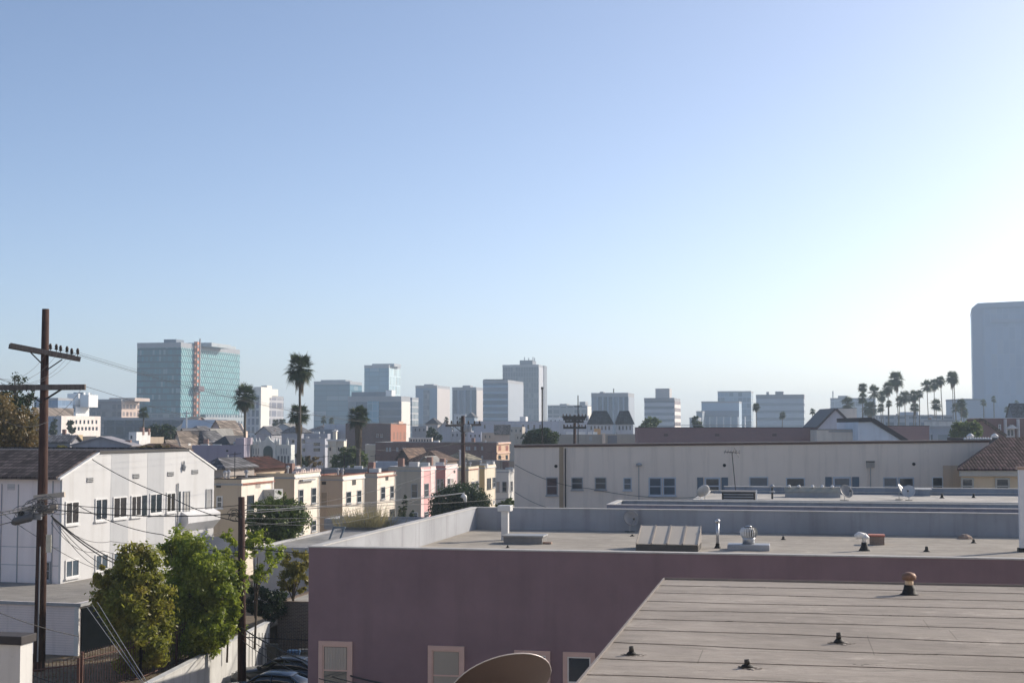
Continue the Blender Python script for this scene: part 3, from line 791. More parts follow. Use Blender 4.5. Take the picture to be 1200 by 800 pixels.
MB().box(0, 1.95, 0, 1.2, 0, .55).build('body', M_DARK, r, bevel=.02); MB().box(-.1, 2.0, -.08, 1.3, .55, .62).build('lid', M_CURB, r)
for i in range(3): MB().box(.1, 1.85, -.025, 0, .1 + i * .15, .16 + i * .15).build('louvre', M_GREYF, r)
MB().box(1.99, 2.07, -.1, 0, 0, .7).build('corner_post', M_WHITE, r)
p = at(920, 583, 90); r = root('roof_greenhouse', 'long low glazed roof box with pale knobs along its top, before the cream wall', 'skylight', (p.x, 90, B2R), PZ)
L_ = 63 / FPX * 90
MB().box(0, L_, 0, 1.0, 0, .35).build('base', M_GREYF, r); MB().prism([(-.1, .35), (1.1, .35), (.6, .65), (.4, .65)], 'x', -.05, L_ + .05).build('glazing', plain('dirty_glazing', (.30, .29, .24), .4), r)
for q in (.25, .85, 1.7, 2.3, 2.9): MB().lathe([(.09, .6), (.1, .72), (.05, .77)], q, .3, 8).build('knob', M_WHITE, r, True)
p = at(1060, 583, 92); r = root('roof_hatch', 'low blue grey box with a pale lid at the right of the second roof', 'roof hatch', (p.x, 92, B2R), PZ)
MB().box(0, 1.6, 0, 1, 0, .4).build('curb', M_GREYP, r); MB().box(-.06, 1.7, -.06, 1.06, .4, .46).build('lid', M_LTMETAL, r)
stub('black stub on the second roof, left of a twin, near the right edge', 1104, 583.5, B2R, 5, 3.5); stub('black stub on the second roof, right of its twin, near the right edge', 1141, 583, B2R, 5, 3)
# roof antenna
p = at(863, 583.5, 88); r = root('antenna', 'spindly television antenna on a tall thin mast before the cream wall', 'antenna', (p.x, 88, B2R), 0)
z1 = zat(529, 88) - B2R
MB().tube([(0, 0, 0), (-.25, 0, z1)], .028, 5).build('mast', M_DARK, r)
a = MB(); a.tube([(-.75, 0, z1), (.25, .1, z1 - .08)], .02, 4)
for i in range(6):
    x = -.7 + i * .17; a.tube([(x, -.45, z1 - .02 + .12), (x + .05, .45, z1 - .02 - .1)], .014, 4)
a.tube([(-.1, 0, z1 + .25), (.15, 0, z1 - .35)], .014, 4); a.tube([(0.0, -.5, z1 - .2), (0.3, .5, z1 + .1)], .012, 4)
a.build('antenna_head', M_DARK, r)
p = at(905, 582, 88); r = root('vent_cluster', 'grey pipe vent with a round collar left of the glazed roof box', 'roof vent', (p.x, 88, B2R), 0)
MB().tube([(0, 0, 0), (0, 0, .75)], .06, 8).build('pipe', M_DARK, r); MB().lathe([(.16, .4), (.18, .48), (.1, .5)]).build('collar', M_GREYF, r); MB().lathe([(.14, .72), (.18, .78), (.03, .9)]).build('cap', M_GREYF, r)

# ------------------------------------------------------------------ the long cream wall
M_CREAM = stucco('cream_stucco', (.80, .69, .58), .07, .5, (.44, .38, .32), .12)
cw0 = at(603, 524, 105)
def cwx(px, py=560): return at(px, py, 105).x - cw0.x
cwl = root('long_building', 'long cream stucco building with a row of small windows across the middle', 'building', (cw0.x, 105, 0), 0)
X1 = cwx(1160); zl, zr = cw0.z, zat(518, 105)
MB().prism([(0, 0), (X1, 0), (X1, zr), (0, zl)], 'y', 0, 14).build('wall', M_CREAM, cwl)
zc = lambda x: zl + (zr - zl) * x / X1
MB().prism([(-.05, zl), (X1, zr), (X1, zr + .16), (-.05, zl + .16)], 'y', -.08, .3).build('coping', plain('rusty_coping', (.12, .075, .06), .8, var=.3), cwl)
MB().prism([(0, zl + .005), (X1, zr + .005), (X1, zr + .05), (0, zl + .05)], 'y', .35, 14).build('roof', RF_DARK, cwl)
def cww(x0, x1, y0, y1, **k):
    a, b = cwx(x0), cwx(x1); z0, z1 = zat(y1, 105), zat(y0, 105); return win(cwl, (a + b) / 2, 0, z0, 0, b - a, z1 - z0, **k)
M_BLUEF = plain('pale_blue_frame', (.45, .49, .54), .6, var=.08); M_BLUES = plain('blue_shutter', (.13, .17, .21), .7, var=.15)
for x0, x1, y0, y1, st in ((640, 653.5, 559, 580, 'bars'), (669.5, 683, 559, 573.5, 'bars'), (697, 710.5, 559, 573.5, 'bars')):
    cww(x0, x1, y0, y1, style='sash', fr=M_GREYF, gl=M_GLASS, sill=True)
cww(730.5, 740, 559.5, 574, style='sash', fr=M_BLUEF, gl=M_GLASSB)
cww(760, 775.5, 559, 580.5, fr=M_BLUEF, gl=M_GLASSB, t=.09); cww(776.5, 792, 559, 580.5, fr=M_BLUEF, gl=M_GLASSB, t=.09)
cww(817, 824, 559, 580, fr=M_BLUES, gl=M_BLUES); cww(825.5, 844, 559, 580, fr=M_BLUEF, gl=M_GLASS, t=.12); cww(845.5, 853, 559, 580, fr=M_BLUES, gl=M_BLUES)
cww(878, 900, 558.5, 580, fr=M_BLUEF, gl=M_GLASSB); cww(921, 943, 559.5, 580, fr=M_BLUEF, gl=M_GLASS)
cww(967, 974.5, 558.5, 580, fr=M_BLUES, gl=M_BLUES); cww(976, 997, 558.5, 580, fr=M_BLUEF, gl=M_GLASSB, t=.12); cww(998.5, 1006.5, 558.5, 580, fr=M_BLUES, gl=M_BLUES)
cww(1035, 1051.5, 559, 580, fr=M_BLUEF, gl=M_GLASSB); cww(1052.5, 1071, 559, 580, fr=M_BLUEF, gl=M_GLASS, t=.1)
cww(1092, 1105, 558.5, 580, fr=M_WHITE, gl=M_GLASS)
for px, py in ((651.5, 546), (849, 545), (1071, 543.5)):
    x = cwx(px); MB().tube([(x, -.05, zat(py, 105)), (x, .01, zat(py, 105))], .12, 14).build('vent_hole', M_BLACK, cwl)
def vpipe(x, y0, y1, r_, m, nm='downspout', y=-.06): x = cwx(x); MB().tube([(x, y, zat(y1, 105)), (x, y, zat(y0, 105))], r_, 6).build(nm, m, cwl)
vpipe(662.5, 525, 594, .05, M_DARK); vpipe(748.5, 546, 594, .03, M_GREYF, 'conduit'); vpipe(1020, 547, 572, .03, M_GREYF, 'conduit'); vpipe(1017, 547, 572, .025, M_CREAM, 'conduit')
x = cwx(748.5); MB().lathe([(.05, 0), (.22, .05), (.2, .18), (.05, .25)], x, -.2, 12).build('lamp', M_GREYF, cwl, True, loc=(0, 0, zat(546, 105)))
x = cwx(1020); z = zat(548, 105); MB().box(x - .28, x + .28, -.14, 0, z, z + .42).build('meter_box', stucco('box_cream', (.42, .38, .33)), cwl); MB().box(x - .3, x + .3, -.16, 0, z + .42, z + .5).build('meter_hood', M_DARK, cwl)
x = cwx(658.5); MB().box(x - .2, x + .12, -.012, -.002, 0, zc(x) - .02).build('ochre_patch', stucco('ochre_patch', (.38, .29, .2)), cwl)

x = cwx(1117); MB().box(x - .75, x + .9, -.012, -.002, zat(590, 105), zat(545, 105)).build('ochre_patch', stucco('ochre_patch_two', (.66, .50, .36), .1, .6), cwl)
# house with the hipped purple-brown roof
M_OCHRE = stucco('ochre_stucco', (.66, .50, .33), .12, .4)
M_PTILE = tiles('plum_tiles', (.075, .045, .048), .24, .40)
ec = at(1127, 551, 98)
hb = root('hip_roofed_house', 'ochre stucco house with a plum tiled hip roof at the right edge', 'house', (ec.x, 98, 0), 0)
ez = ec.z; HW = 24; HD = 10
MB().prism([(0, 0), (HW, 0), (HW, HD), (3.2, HD)], 'z', 0, ez).build('wall', M_OCHRE, hb)
rz_ = zat(512, 102.5) - ez; rx = at(1172, 512, 102.5).x - ec.x
vs = [(-.45, -.45, ez), (HW, -.45, ez), (HW, HD, ez), (2.9, HD, ez), (-.45, -.45, ez + .12), (HW, -.45, ez + .12), (HW, HD, ez + .12), (2.9, HD, ez + .12), (rx, 4.6, ez + rz_), (HW, 4.6, ez + rz_)]
MB().add(vs, [(0, 3, 2, 1), (0, 1, 5, 4), (3, 0, 4, 7), (2, 3, 7, 6), (1, 2, 6, 9, 5), (4, 5, 9, 8), (6, 7, 8, 9), (7, 4, 8)]).build('roof', M_PTILE, hb)
MB().box(-.2, HW, -.3, -.05, ez - .38, ez - .002).build('fascia', stucco('pale_fascia', (.5, .46, .4)), hb)
for x0, x1 in ((1126, 1141), (1166, 1183)):
    a, b = [at(q, 560, 98).x - ec.x for q in (x0, x1)]
    win(hb, (a + b) / 2, 0, zat(580, 98), 0, b - a, zat(559.5, 98) - zat(580, 98), 'sash', fr=stucco('pale_fascia', (.5, .46, .4)), t=.12)
# ------------------------------------------------------------------ raised yard and retaining wall at left
YZ = 1.55
ra, rb = atz(178, 799, 2.0), atz(316, 728, 2.0)
rdir = Vector((rb.x - ra.x, rb.y - ra.y, 0)).normalized()
ra2 = ra - rdir * 14; rn = Vector((rdir.y, -rdir.x, 0))
rang = math.atan2(rdir.y, rdir.x) - math.pi / 2
r = root('retaining_wall', 'white rendered retaining wall rising beside the driveway under the iron fence', 'wall', (ra2.x, ra2.y, 0), rang)
RL = (rb - ra2).length
MB().box(-.22, 0, 0, RL, 0, 1.96).build('wall', stucco('white_render', (.62, .62, .60), .12, .55, (.26, .24, .21), .8), r)
MB().box(-.26, .04, -.02, RL, 1.96, 2.02).build('coping', stucco('white_coping', (.6, .6, .58), .1, .6), r)
yd = MB(); L0 = ra2 - rn * .22
A = Vector((L0.x, L0.y, 0)); B = A + rdir * 60; 
yd.add([(A.x - 60, A.y, 0), (A.x, A.y, 0), (B.x, B.y, 0), (B.x - 60, B.y, 0), (A.x - 60, A.y, YZ), (A.x, A.y, YZ), (B.x, B.y, YZ), (B.x - 60, B.y, YZ)],
       [(4, 5, 6, 7), (0, 1, 5, 4), (1, 2, 6, 5), (2, 3, 7, 6), (3, 0, 4, 7)])
tag(yd.build('yard', M_DIRT), kind='structure')
# fallen leaves and weeds
rng = random.Random(8); g = MB()
for i in range(5000):
    p = A + rdir * rng.uniform(2, 26) - rn * rng.uniform(.1, 7); s = rng.uniform(.04, .09); a = rng.uniform(0, 6.3)
    t_ = Vector((math.cos(a), math.sin(a), rng.uniform(-.2, .6))) * s; b_ = Vector((-math.sin(a), math.cos(a), rng.uniform(-.2, .2))) * s * .5
    o = Vector((p.x, p.y, YZ + .03)); g.add([o - t_, o - b_, o + t_, o + b_], [(0, 1, 2, 3)])
tag(g.build('leaf_litter', LF_DRY), 'dry fallen leaves under the trees', 'leaves', kind='stuff')

def fence(name, label, pts, h, m, step=.14, rail=(.2, .88), z=None, post=2.4, r_=.014, tipped=True):
    """iron picket fence from point to point; pts are (x, y, z)"""
    o = Vector(pts[0]); r = root(name, label, 'fence', o); P = [Vector(p) - o for p in pts]
    pk = MB(); rl = MB()
    for a, b in zip(P[:-1], P[1:]):
        L = (b - a).length; n = int(L / step)
        for i in range(n):
            q = a.lerp(b, i / n); pk.tube([q, q + Vector((0, 0, h)), q + Vector((0, 0, h + .1))], [r_, r_, .004 if tipped else r_], 4)
        for f in rail: rl.tube([a + Vector((0, 0, h * f)), b + Vector((0, 0, h * f))], .024, 4)
        k = max(1, int(L / post))
        for i in range(k + 1):
            q = a.lerp(b, i / k); MB().box(-.05, .05, -.05, .05, 0, h + .06).build('post', m, r, loc=q)
    pk.build('pickets', m, r); rl.build('rails', m, r); return r
M_IRON = plain('rusty_brown_iron', (.13, .065, .05), .7, .2, var=.4, scale=6); M_IRONB = plain('black_iron', (.018, .018, .02), .5, .3)
# stepped brown fence: lower run at left, then up along the wall
f0 = at(28, 800, 55); f1 = at(94, 793, 56.5); f2 = at(94, 766, 56.5)
base = lambda px, py, d, h: Vector((at(px, py, d).x, d, zat(py, d) - h))
fence('iron_fence', 'rusty brown iron fence run at the lower left of the big trees', [base(26, 780, 56, 1.75), base(92, 772, 57, 1.75)], 1.75, M_IRON)
fence('iron_fence', 'rusty brown iron fence rising from the thick post to the trees', [base(96, 765, 57.2, 1.95), base(165, 749, 60.0, 1.95)], 1.95, M_IRON)
fe = ra + rdir * 9
fence('iron_fence', 'rusty brown iron fence along the yard behind the white retaining wall', [base(165, 749, 60.0, 1.95), Vector((fe.x - .5, fe.y, YZ))], 1.95, M_IRON)
# driveway gate fence, garage, clutter
g0 = Vector((at(283, 760, 69).x, 69.3, 0)); g1 = Vector((at(420, 760, 69).x, 67.6, 0))
fence('driveway_gate', 'black iron gate across the driveway behind the parked cars', [g0, g1], zat(741, 69) - .1, M_IRONB, step=.17, tipped=False, rail=(.08, .93), post=3.2)
gc = at(322, 705, 75)
gr_ = house('garage', 'low dark brick garage with a pale flat roof behind the driveway gate', 'garage', (gc.x + 6, 74, 0), 12 - 205 / FPX * 74 , 6.0, 9, PZ, brick('dim_brick', (.16, .12, .09), (.11, .085, .07)), roofm=RF_PALE, par=.12)
MB().box(-3.6, -1.2, -.05, 0, .02, 2.05).build('garage_door', siding('garage_door', (.13, .13, .14), .22), gr_)
# white wall of the long low garages
c = at(470, 640, 84)
lg = house('long_garage', 'long low grey building with a flat pale roof left of the purple building', 'building', (at(480, 637, 83).x, 83, 0), zat(640, 85), (480 - 288) / FPX * 84 * .99, 25, PZ, stucco('pale_grey_render', (.46, .46, .46), .1, .45), roofm=roofing('pale_cement_roof', (.40, .39, .375)), par=.15, cap=None)
q = at(402, 617, 101); r = root('roof_enclosure', 'low grey parapet box with a dark inner side on the long low building', 'roof parapet', (q.x, 101, zat(640, 85) - .15), PZ)
MB().ring(-1.4, 6, 0, 3.2, 0, .75, .2).build('parapet', M_PARGREY, r)
q = at(386, 630, 92); r = root('roof_frame', 'small blue grey metal frame standing on the long low building', 'roof unit', (q.x, 92, zat(640, 85) - .13), PZ)
for x in (0, .7): MB().tube([(x, 0, 0), (x + .2, .3, .75)], .06, 6).build('leg', M_BLUES, r)
MB().box(.15, .95, .25, .38, .70, .8).build('top_bar', M_BLUES, r)

# trash bins beyond the gate
def bin_(label, px, py, d, col, z=0.0):
    p = at(px, py, d); r = root('wheelie_bin', label, 'bin', (p.x, d, z), PZ + .2)
    M_ = plain('bin_' + label[:5], col, .4)
    m = MB(); m.add([(-.25, -.25, .1), (.25, -.25, .1), (.25, .25, .1), (-.25, .25, .1), (-.3, -.32, 1.0), (.3, -.32, 1.0), (.3, .32, 1.0), (-.3, .32, 1.0)], [(0, 3, 2, 1), (0, 1, 5, 4), (1, 2, 6, 5), (2, 3, 7, 6), (3, 0, 4, 7), (4, 5, 6, 7)])
    m.build('body', M_, r, bevel=.02); MB().prism([(-.36, 1.01), (.34, 1.01), (.34, 1.08), (-.3, 1.12)], 'x', -.32, .32).build('lid', M_, r, bevel=.01)
    for x in (-.27, .22): MB().tube([(x, .3, .1), (x + .05, .3, .1)], .1, 12).build('wheel', M_BLACK, r)
bin_('blue bin standing beyond the driveway gate', 345, 760, 70.6, (.05, .11, .22)); bin_('grey bin beyond the driveway gate by the purple wall', 357, 760, 70.9, (.12, .12, .12))
bin_('black bin far up the driveway near the brick garage', 320, 750, 72.6, (.03, .035, .035))
# sign board pale blue over bin
q = at(334, 762, 69.0)

# ------------------------------------------------------------------ cars
def car(label, x, y, rz, paint, L=4.5, Wd=1.78, H=1.44):
    r = root('parked_car', label, 'car', (x, y, 0), rz, 'cars parked in the driveway')
    # local: nose towards -x, lofted sections: (x, half width at sill, z sill, half width at belt, z belt)
    def loft(secs, nm, m, par=r, smooth=True):
        k = len(secs[0]); q = MB(); q.v = [p for s_ in secs for p in s_]
        for i in range(len(secs) - 1):
            for j in range(k):
                j2 = (j + 1) % k; q.f.append((i*k + j, (i+1)*k + j, (i+1)*k + j2, i*k + j2))
        q.f.append(tuple(range(k))); q.f.append(tuple((len(secs)-1)*k + j for j in range(k - 1, -1, -1)))
        return q.build(nm, m, par, smooth)
    def ringp(x, w, zb, zt, cr=.12):       # rounded cross section
        pts = []; 
        for (sx, sz) in ((1, 0), (1, 1), (-1, 1), (-1, 0)):
            pass
        w2 = w - cr * .8
        pts = [(x, -w * .92, zb), (x, -w, zb + .15), (x, -w, zt - cr * 1.6), (x, -w2, zt - cr * .35), (x, -w2 * .75, zt), (x, 0, zt + cr * .25),
               (x, w2 * .75, zt), (x, w2, zt - cr * .35), (x, w, zt - cr * 1.6), (x, w, zb + .15), (x, w * .92, zb)]
        return pts
    w = Wd / 2
    body = [(-L*.5, .78*w, .36, .62), (-L*.49, .88*w, .24, .70), (-L*.44, .96*w, .2, .78), (-L*.33, w, .2, .86), (-L*.2, w, .2, .93), (-L*.05, w, .2, .95), (L*.15, w, .2, .97), (L*.3, w, .2, .99), (L*.4, .97*w, .2, .99), (L*.47, .92*w, .22, .94), (L*.495, .86*w, .3, .82), (L*.5, .8*w, .4, .7)]
    loft([ringp(*s_) for s_ in body], 'body', paint)
    cab = [(-L*.21, .80*w, .94, .955), (-L*.10, .77*w, .93, 1.26), (-L*.05, .74*w, .93, 1.36), (L*.03, .72*w, .93, H - .06), (L*.14, .71*w, .93, H - .06), (L*.24, .72*w, .93, 1.34), (L*.33, .76*w, .94, 1.16), (L*.40, .80*w, .95, .97)]
    def cabp(x, w_, zb, zt):
        return [(x, -w_ * 1.14, zb), (x, -w_ * .96, zb + (zt - zb) * .75), (x, -w_ * .8, zt - .01), (x, 0, zt + .03), (x, w_ * .8, zt - .01), (x, w_ * .96, zb + (zt - zb) * .75), (x, w_ * 1.14, zb)]
    loft([cabp(*s_) for s_ in cab], 'windows', M_CARGL)
    rf = [(-L*.065, 1.345), (-L*.03, 1.40), (L*.03, H), (L*.14, H), (L*.22, 1.39), (L*.26, 1.33)]
    q = MB(); 
    for (x_, z_) in rf:
        q.v += [(x_, -.66 * w, z_ - .035), (x_, -.55 * w, z_ - .003), (x_, 0, z_ + .02), (x_, .55 * w, z_ - .003), (x_, .66 * w, z_ - .035)]
    for i in range(len(rf) - 1):
        for j in range(4): q.f.append((i*5 + j, (i+1)*5 + j, (i+1)*5 + j + 1, i*5 + j + 1))
    ro = q.build('roof', paint, r, True); sm = ro.modifiers.new('thick', 'SOLIDIFY'); sm.thickness = .04
    for s_ in (-1, 1):
        pl = MB()
        pl.tube([(-L*.20, s_*.86*w, .96), (-L*.06, s_*.70*w, 1.35)], .03, 6); pl.tube([(L*.26, s_*.70*w, 1.34), (L*.39, s_*.86*w, .98)], .045, 6)
        pl.tube([(L*.07, s_*.83*w, .96), (L*.07, s_*.69*w, 1.38)], .025, 6); pl.tube([(-L*.06, s_*.70*w, 1.36), (L*.08, s_*.69*w, 1.395), (L*.26, s_*.70*w, 1.35)], .028, 6)
        pl.build('pillars', paint, r, True)
        MB().box(-.1, .1, -.06, .06, 0, .13).build('mirror', paint, r, loc=(-L*.17, s_*1.06*w, .98), bevel=.03)
        for wx in (-L*.31, L*.30):
            t = MB(); t.tube([(wx, s_*(w - .2), .32), (wx, s_*(w + .01), .32)], .32, 24); t.build('tyre', M_BLACK, r, False)
            MB().tube([(wx, s_*(w - .05), .32), (wx, s_*(w + .02), .32)], .2, 16).build('rim', M_GALV, r)
        MB().box(-.06, .1, -.16, .16, 0, .14).build('headlight', M_LTMETAL, r, loc=(-L*.475, s_*.66*w, .60), bevel=.03)
        MB().box(-.06, .05, -.16, .16, 0, .14).build('tail_light', plain('tail_red', (.3, .02, .02), .3), r, loc=(L*.485, s_*.66*w, .74), bevel=.03)
    return r
def paintm(name, col):
    t = NT(name); return t.bsdf(t.mix(t.noise(1.5), mul(col, .9), mul(col, 1.1)), .22, .35, .6)
M_CARGL = glass('car_glass', (.012, .014, .016), .05)
cr1 = at(372, 770, 66); car('black saloon car half hidden by the purple wall, nearer the iron gate', cr1.x - 1.7, 66.6, PZ, paintm('black_paint', (.06, .065, .075)))
cr2 = at(313, 790, 62.5); car('dark blue car cut off by the bottom edge in front of the black one', cr2.x + .1, 62.6, PZ, paintm('blue_paint', (.06, .10, .15)))

# ------------------------------------------------------------------ white pier at the lower left
pc = at(24, 755, 34)
r = root('stucco_pier', 'white stucco pier with a dark coping at the lower left corner', 'pier', (pc.x, 34, 0), -R(12))
MB().box(-6, 0, 0, .55, 0, pc.z).build('wall', stucco('white_stucco_pier', (.66, .65, .62), .1, .5), r)
MB().box(-6, .06, -.07, .62, pc.z, pc.z + .2).build('coping', plain('tarred_coping', (.05, .045, .045), .8), r, bevel=.02)
MB().tube([(-.5, -.03, pc.z - 1.0), (-.1, -.03, pc.z - 1.25)], .02, 5).build('cable_stub', M_BLACK, r)

# ------------------------------------------------------------------ low building with the brick siding
WZ = -R(15.2)
lc = at(91, 707, 66)
lo = house('low_building', 'low white brick building with a grey flat roof at lower left', 'building', lc, lc.z, 16, 13.5, WZ, siding('white_painted_brick', (.84, .76, .73), .11), z0=YZ, roofm=roofing('stained_cement_roof', (.34, .32, .29), .35, 2.4), par=.10)
META[lo.name] = (lc, WZ, 16, 13.5, YZ)
MB().box(.003, .06, .3, 13.2, .05, lc.z - YZ - .25).build('dark_opening', plain('opening_shade', (.008, .010, .012), .95, 0, .0), lo)  # near-black sheet on the wall, the shade of a recess put into its colour
MB().box(-.12, .1, -.06, .02, 0, lc.z - YZ - .01).build('corner_board', M_LTMETAL, lo)
MB().box(-16.1, .12, -.1, -.003, lc.z - YZ - .12, lc.z - YZ + .02).build('fascia', M_GREYF, lo)
MB().box(.003, .22, -.1, 13.6, lc.z - YZ - .12, lc.z - YZ + .02).build('fascia', M_GREYF, lo)

# ------------------------------------------------------------------ the white two storey building
wc = at(73, 561, 75); GB = YZ
wb = root('white_building', 'two storey white building with grey painted stripes and a clipped gable front', 'building', (wc.x, wc.y, GB), WZ)
META[wb.name] = (wc, WZ, 26, 17.5, GB)
T = local(wb, 251, 552, 'r')[0]; E = wc.z - GB; K = zat(531.5, 78.6) - GB
t1, t2 = local(wb, 116, 532, 'r')[0], local(wb, 221, 529, 'r')[0]
M_WSTUC = stucco('white_stucco', (.60, .60, .595), .07, .4, (.42, .40, .37)); M_SHSTUC = stucco('shade_fill_stucco', (.88, .79, .75), .05, .25, (.36, .33, .31))  # second stucco: bounce light on the shaded side put into a brighter, warmer colour
MB().prism([(0, 0), (T, 0), (T, E), (t2, K), (t1, K), (0, E)], 'x', -25, 0).build('wall', M_WSTUC, wb)
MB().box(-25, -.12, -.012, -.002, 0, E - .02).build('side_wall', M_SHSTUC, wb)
RT = tiles('brown_roof_tiles', (.105, .085, .08), .28, .30)
MB().prism([(-.35, E - .02), (t1, K + .08), (t1, K + .2), (-.35, E + .12)], 'x', -25, -.14).build('roof_slope', RT, wb)
MB().prism([(t1 + .001, K + .003), (t2, K + .003), (t2, K + .1), (t1 + .001, K + .1)], 'x', -25, -.14).build('flat_roof', RF_DARK, wb)
MB().prism([(T + .35, E - .02), (T + .35, E + .12), (t2 + .001, K + .2), (t2 + .001, K + .08)], 'x', -25, -.14).build('roof_slope', RT, wb)
MB().prism([(t1, K + .004), (t2, K + .004), (t2, K + .16), (t1, K + .16)], 'x', -.13, .06).build('front_coping', M_DARK, wb)
MB().prism([(-.25, E + .003 - .05), (t1 - .01, K + .004), (t1 - .01, K + .1), (-.25, E + .07)], 'x', -.13, .05).build('gable_trim', M_WHITE, wb)
MB().prism([(T + .25, E - .05), (T + .25, E + .07), (t2 + .01, K + .1), (t2 + .01, K + .004)], 'x', -.13, .05).build('gable_trim', M_WHITE, wb)
M_STRIPE = stucco('grey_stripe_paint', (.47, .48, .49), .05, .2)
for a, b in ((130, 151), (172.5, 192.5)):
    ya, yb = local(wb, a, 560, 'r')[0], local(wb, b, 560, 'r')[0]
    MB().box(.002, .008, ya, yb, 0, K - .004).build('painted_stripe', M_STRIPE, wb)
M_WFR = plain('window_frame_grey', (.66, .66, .65), .5, var=.1)
M_G2 = glass('curtained_glass', (.045, .042, .04), .12)
for i, (x0, x1, y0, y1, g) in enumerate(((76, 92, 587, 614, 0), (111, 125.5, 583.5, 609.5, 1), (132, 148, 581.5, 607, 0), (153, 165, 580, 605, 0), (166.5, 172, 580, 603.5, 1), (175, 189.5, 577.5, 601.5, 1), (194.5, 205, 576.5, 600, 0), (209, 211.5, 575.5, 599, 1))):
    wpx(wb, x0, x1, y0, y1, 'r', style='slide' if x1 - x0 > 8 else 'bare', fr=M_WFR, gl=M_GLASS if g else M_G2, t=.08)
wpx(wb, 214.5, 222, 575, 600, 'r', style='slide', fr=M_GREYF, gl=plain('closed_shutter', (.34, .33, .31), .8), t=.06)
wpx(wb, 241, 248, 572.5, 597, 'r', style='sash', fr=M_GREYF, gl=plain('louvred_blind', (.28, .28, .28), .8), t=.06)
for x0, x1, y0, y1 in ((76, 92, 655, 676), (111, 126, 648.5, 668), (132, 148, 646, 664)): wpx(wb, x0, x1, y0, y1, 'r', style='slide', fr=M_WFR, gl=M_GLASSB, t=.08)
for px, py in ((105, 562), (159, 557.5), (199.5, 555), (228, 552.5)):
    a = local(wb, px - 3.5, py, 'r'); b = local(wb, px + 3.5, py, 'r')
    MB().box(.002, .04, a[0], b[0], a[1] - .14, a[1] + .12).build('attic_vent', M_GREYF, wb)
    for k in range(3): MB().box(.04, .055, a[0], b[0], a[1] - .13 + k * .085, a[1] - .10 + k * .085).build('slat', M_DARK, wb)
a = local(wb, 214, 548, 'r'); MB().lathe([(.04, 0), (.1, .1), (.14, .3), (.06, .45), (.05, .62)], .1, a[0], 8).build('wall_ornament', M_GREYF, wb, loc=(0, 0, a[1] - .2))
a = local(wb, 207, 600, 'r'); MB().tube([(.08, a[0], local(wb, 207, 655, 'r')[1]), (.08, a[0], local(wb, 207, 566, 'r')[1])], .05, 6).build('vent_pipe', M_GREYF, wb)
# box bay with a sloping foot and the small porch under it
ya, yb = local(wb, 212, 610, 'r')[0], T - .05
zt, zb = local(wb, 230, 602, 'r')[1], local(wb, 225, 618, 'r')[1]
MB().prism([(.004, zb - .2), (.5, zt - .45), (.5, zt), (.004, zt + .25)], 'y', ya, yb).build('bay', stucco('bay_white', (.66, .66, .66), .05, .3), wb)
ya, yb = local(wb, 233, 640, 'r')[0], T - .2; za = local(wb, 240, 647, 'r')[1]
MB().box(.004, 1.6, ya, yb, 0, za).build('porch', M_WSTUC, wb)
MB().prism([(ya - .2, za), (yb + .2, za), ((ya + yb) / 2, za + 1.0)], 'x', .004, 1.9).build('porch_gable', stucco('porch_grey', (.4, .4, .41)), wb)
for k in (.3, .7): win(wb, 1.6, ya + (yb - ya) * k, za - 1.3, RIGHT, .5, 1.15, 'sash', fr=M_WFR)
# side wall joints, louvre, box
sx = lambda px: -solve(wc, -math.cos(WZ), -math.sin(WZ), px, 600)
for px in (2, 21.5): MB().box(sx(px) - .025, sx(px) + .025, -.05, -.013, 0, E - .3).build('conduit', M_GREYF, wb)
MB().box(sx(62) - .03, sx(62) + .03, -.05, -.013, 0, E - .1).build('conduit', M_GREYF, wb)
zz = zat(573.5, 76) - GB; MB().box(sx(8.5), sx(17), -.04, -.013, zz, zz + .3).build('side_vent', M_GREYF, wb)
for k in range(4): MB().box(sx(8.5), sx(17), -.055, -.04, zz + .02 + .075 * k, zz + .05 + .075 * k).build('slat', M_SHSTUC, wb)
for py in (640, 661): 
    z = zat(py, 76) - GB; MB().box(-25, -.13, -.022, -.0125, z, z + .03).build('wall_joint', M_GREYF, wb)
win(wb, sx(56), -.012, zat(678, 76) - GB, NEAR, .5, 1.0, 'sash', fr=M_GREYF)

# ------------------------------------------------------------------ the row of stucco apartment houses
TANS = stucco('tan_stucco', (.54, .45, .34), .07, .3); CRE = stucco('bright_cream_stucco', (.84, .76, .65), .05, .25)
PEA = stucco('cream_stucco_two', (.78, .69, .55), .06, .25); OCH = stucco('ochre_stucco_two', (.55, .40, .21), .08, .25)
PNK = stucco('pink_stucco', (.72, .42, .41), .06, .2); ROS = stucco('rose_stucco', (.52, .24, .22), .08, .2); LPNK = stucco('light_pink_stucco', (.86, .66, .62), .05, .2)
WHT = stucco('whitewashed_stucco', (.68, .67, .63), .05, .25); M_TCAP = plain('terracotta_coping', (.30, .12, .08), .8, var=.4, scale=4)
grp = 'stucco apartment houses in the row'
def rowh(label, xl, xc, xr, yt, d, wall, side, roofm=RF_DARK, cap=None, D=None, **k):
    r = rect_house('apartment_house', label, 'house', xl, xc, yt, d, wall=wall, xr=xr, roofm=roofm, cap=cap, group=grp, par=.4, wall2=side, **k); return r
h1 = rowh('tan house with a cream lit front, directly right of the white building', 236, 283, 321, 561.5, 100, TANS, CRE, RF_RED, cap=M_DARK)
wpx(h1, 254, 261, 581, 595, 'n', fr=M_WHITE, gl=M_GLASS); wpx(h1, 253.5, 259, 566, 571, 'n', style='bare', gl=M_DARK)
wpx(h1, 289.5, 297, 580, 604, 'r', fr=M_DARK, gl=M_GLASS); wpx(h1, 299.5, 305, 564, 571.5, 'r', style='bare', gl=plain('louvre_tan', (.4, .36, .32)))
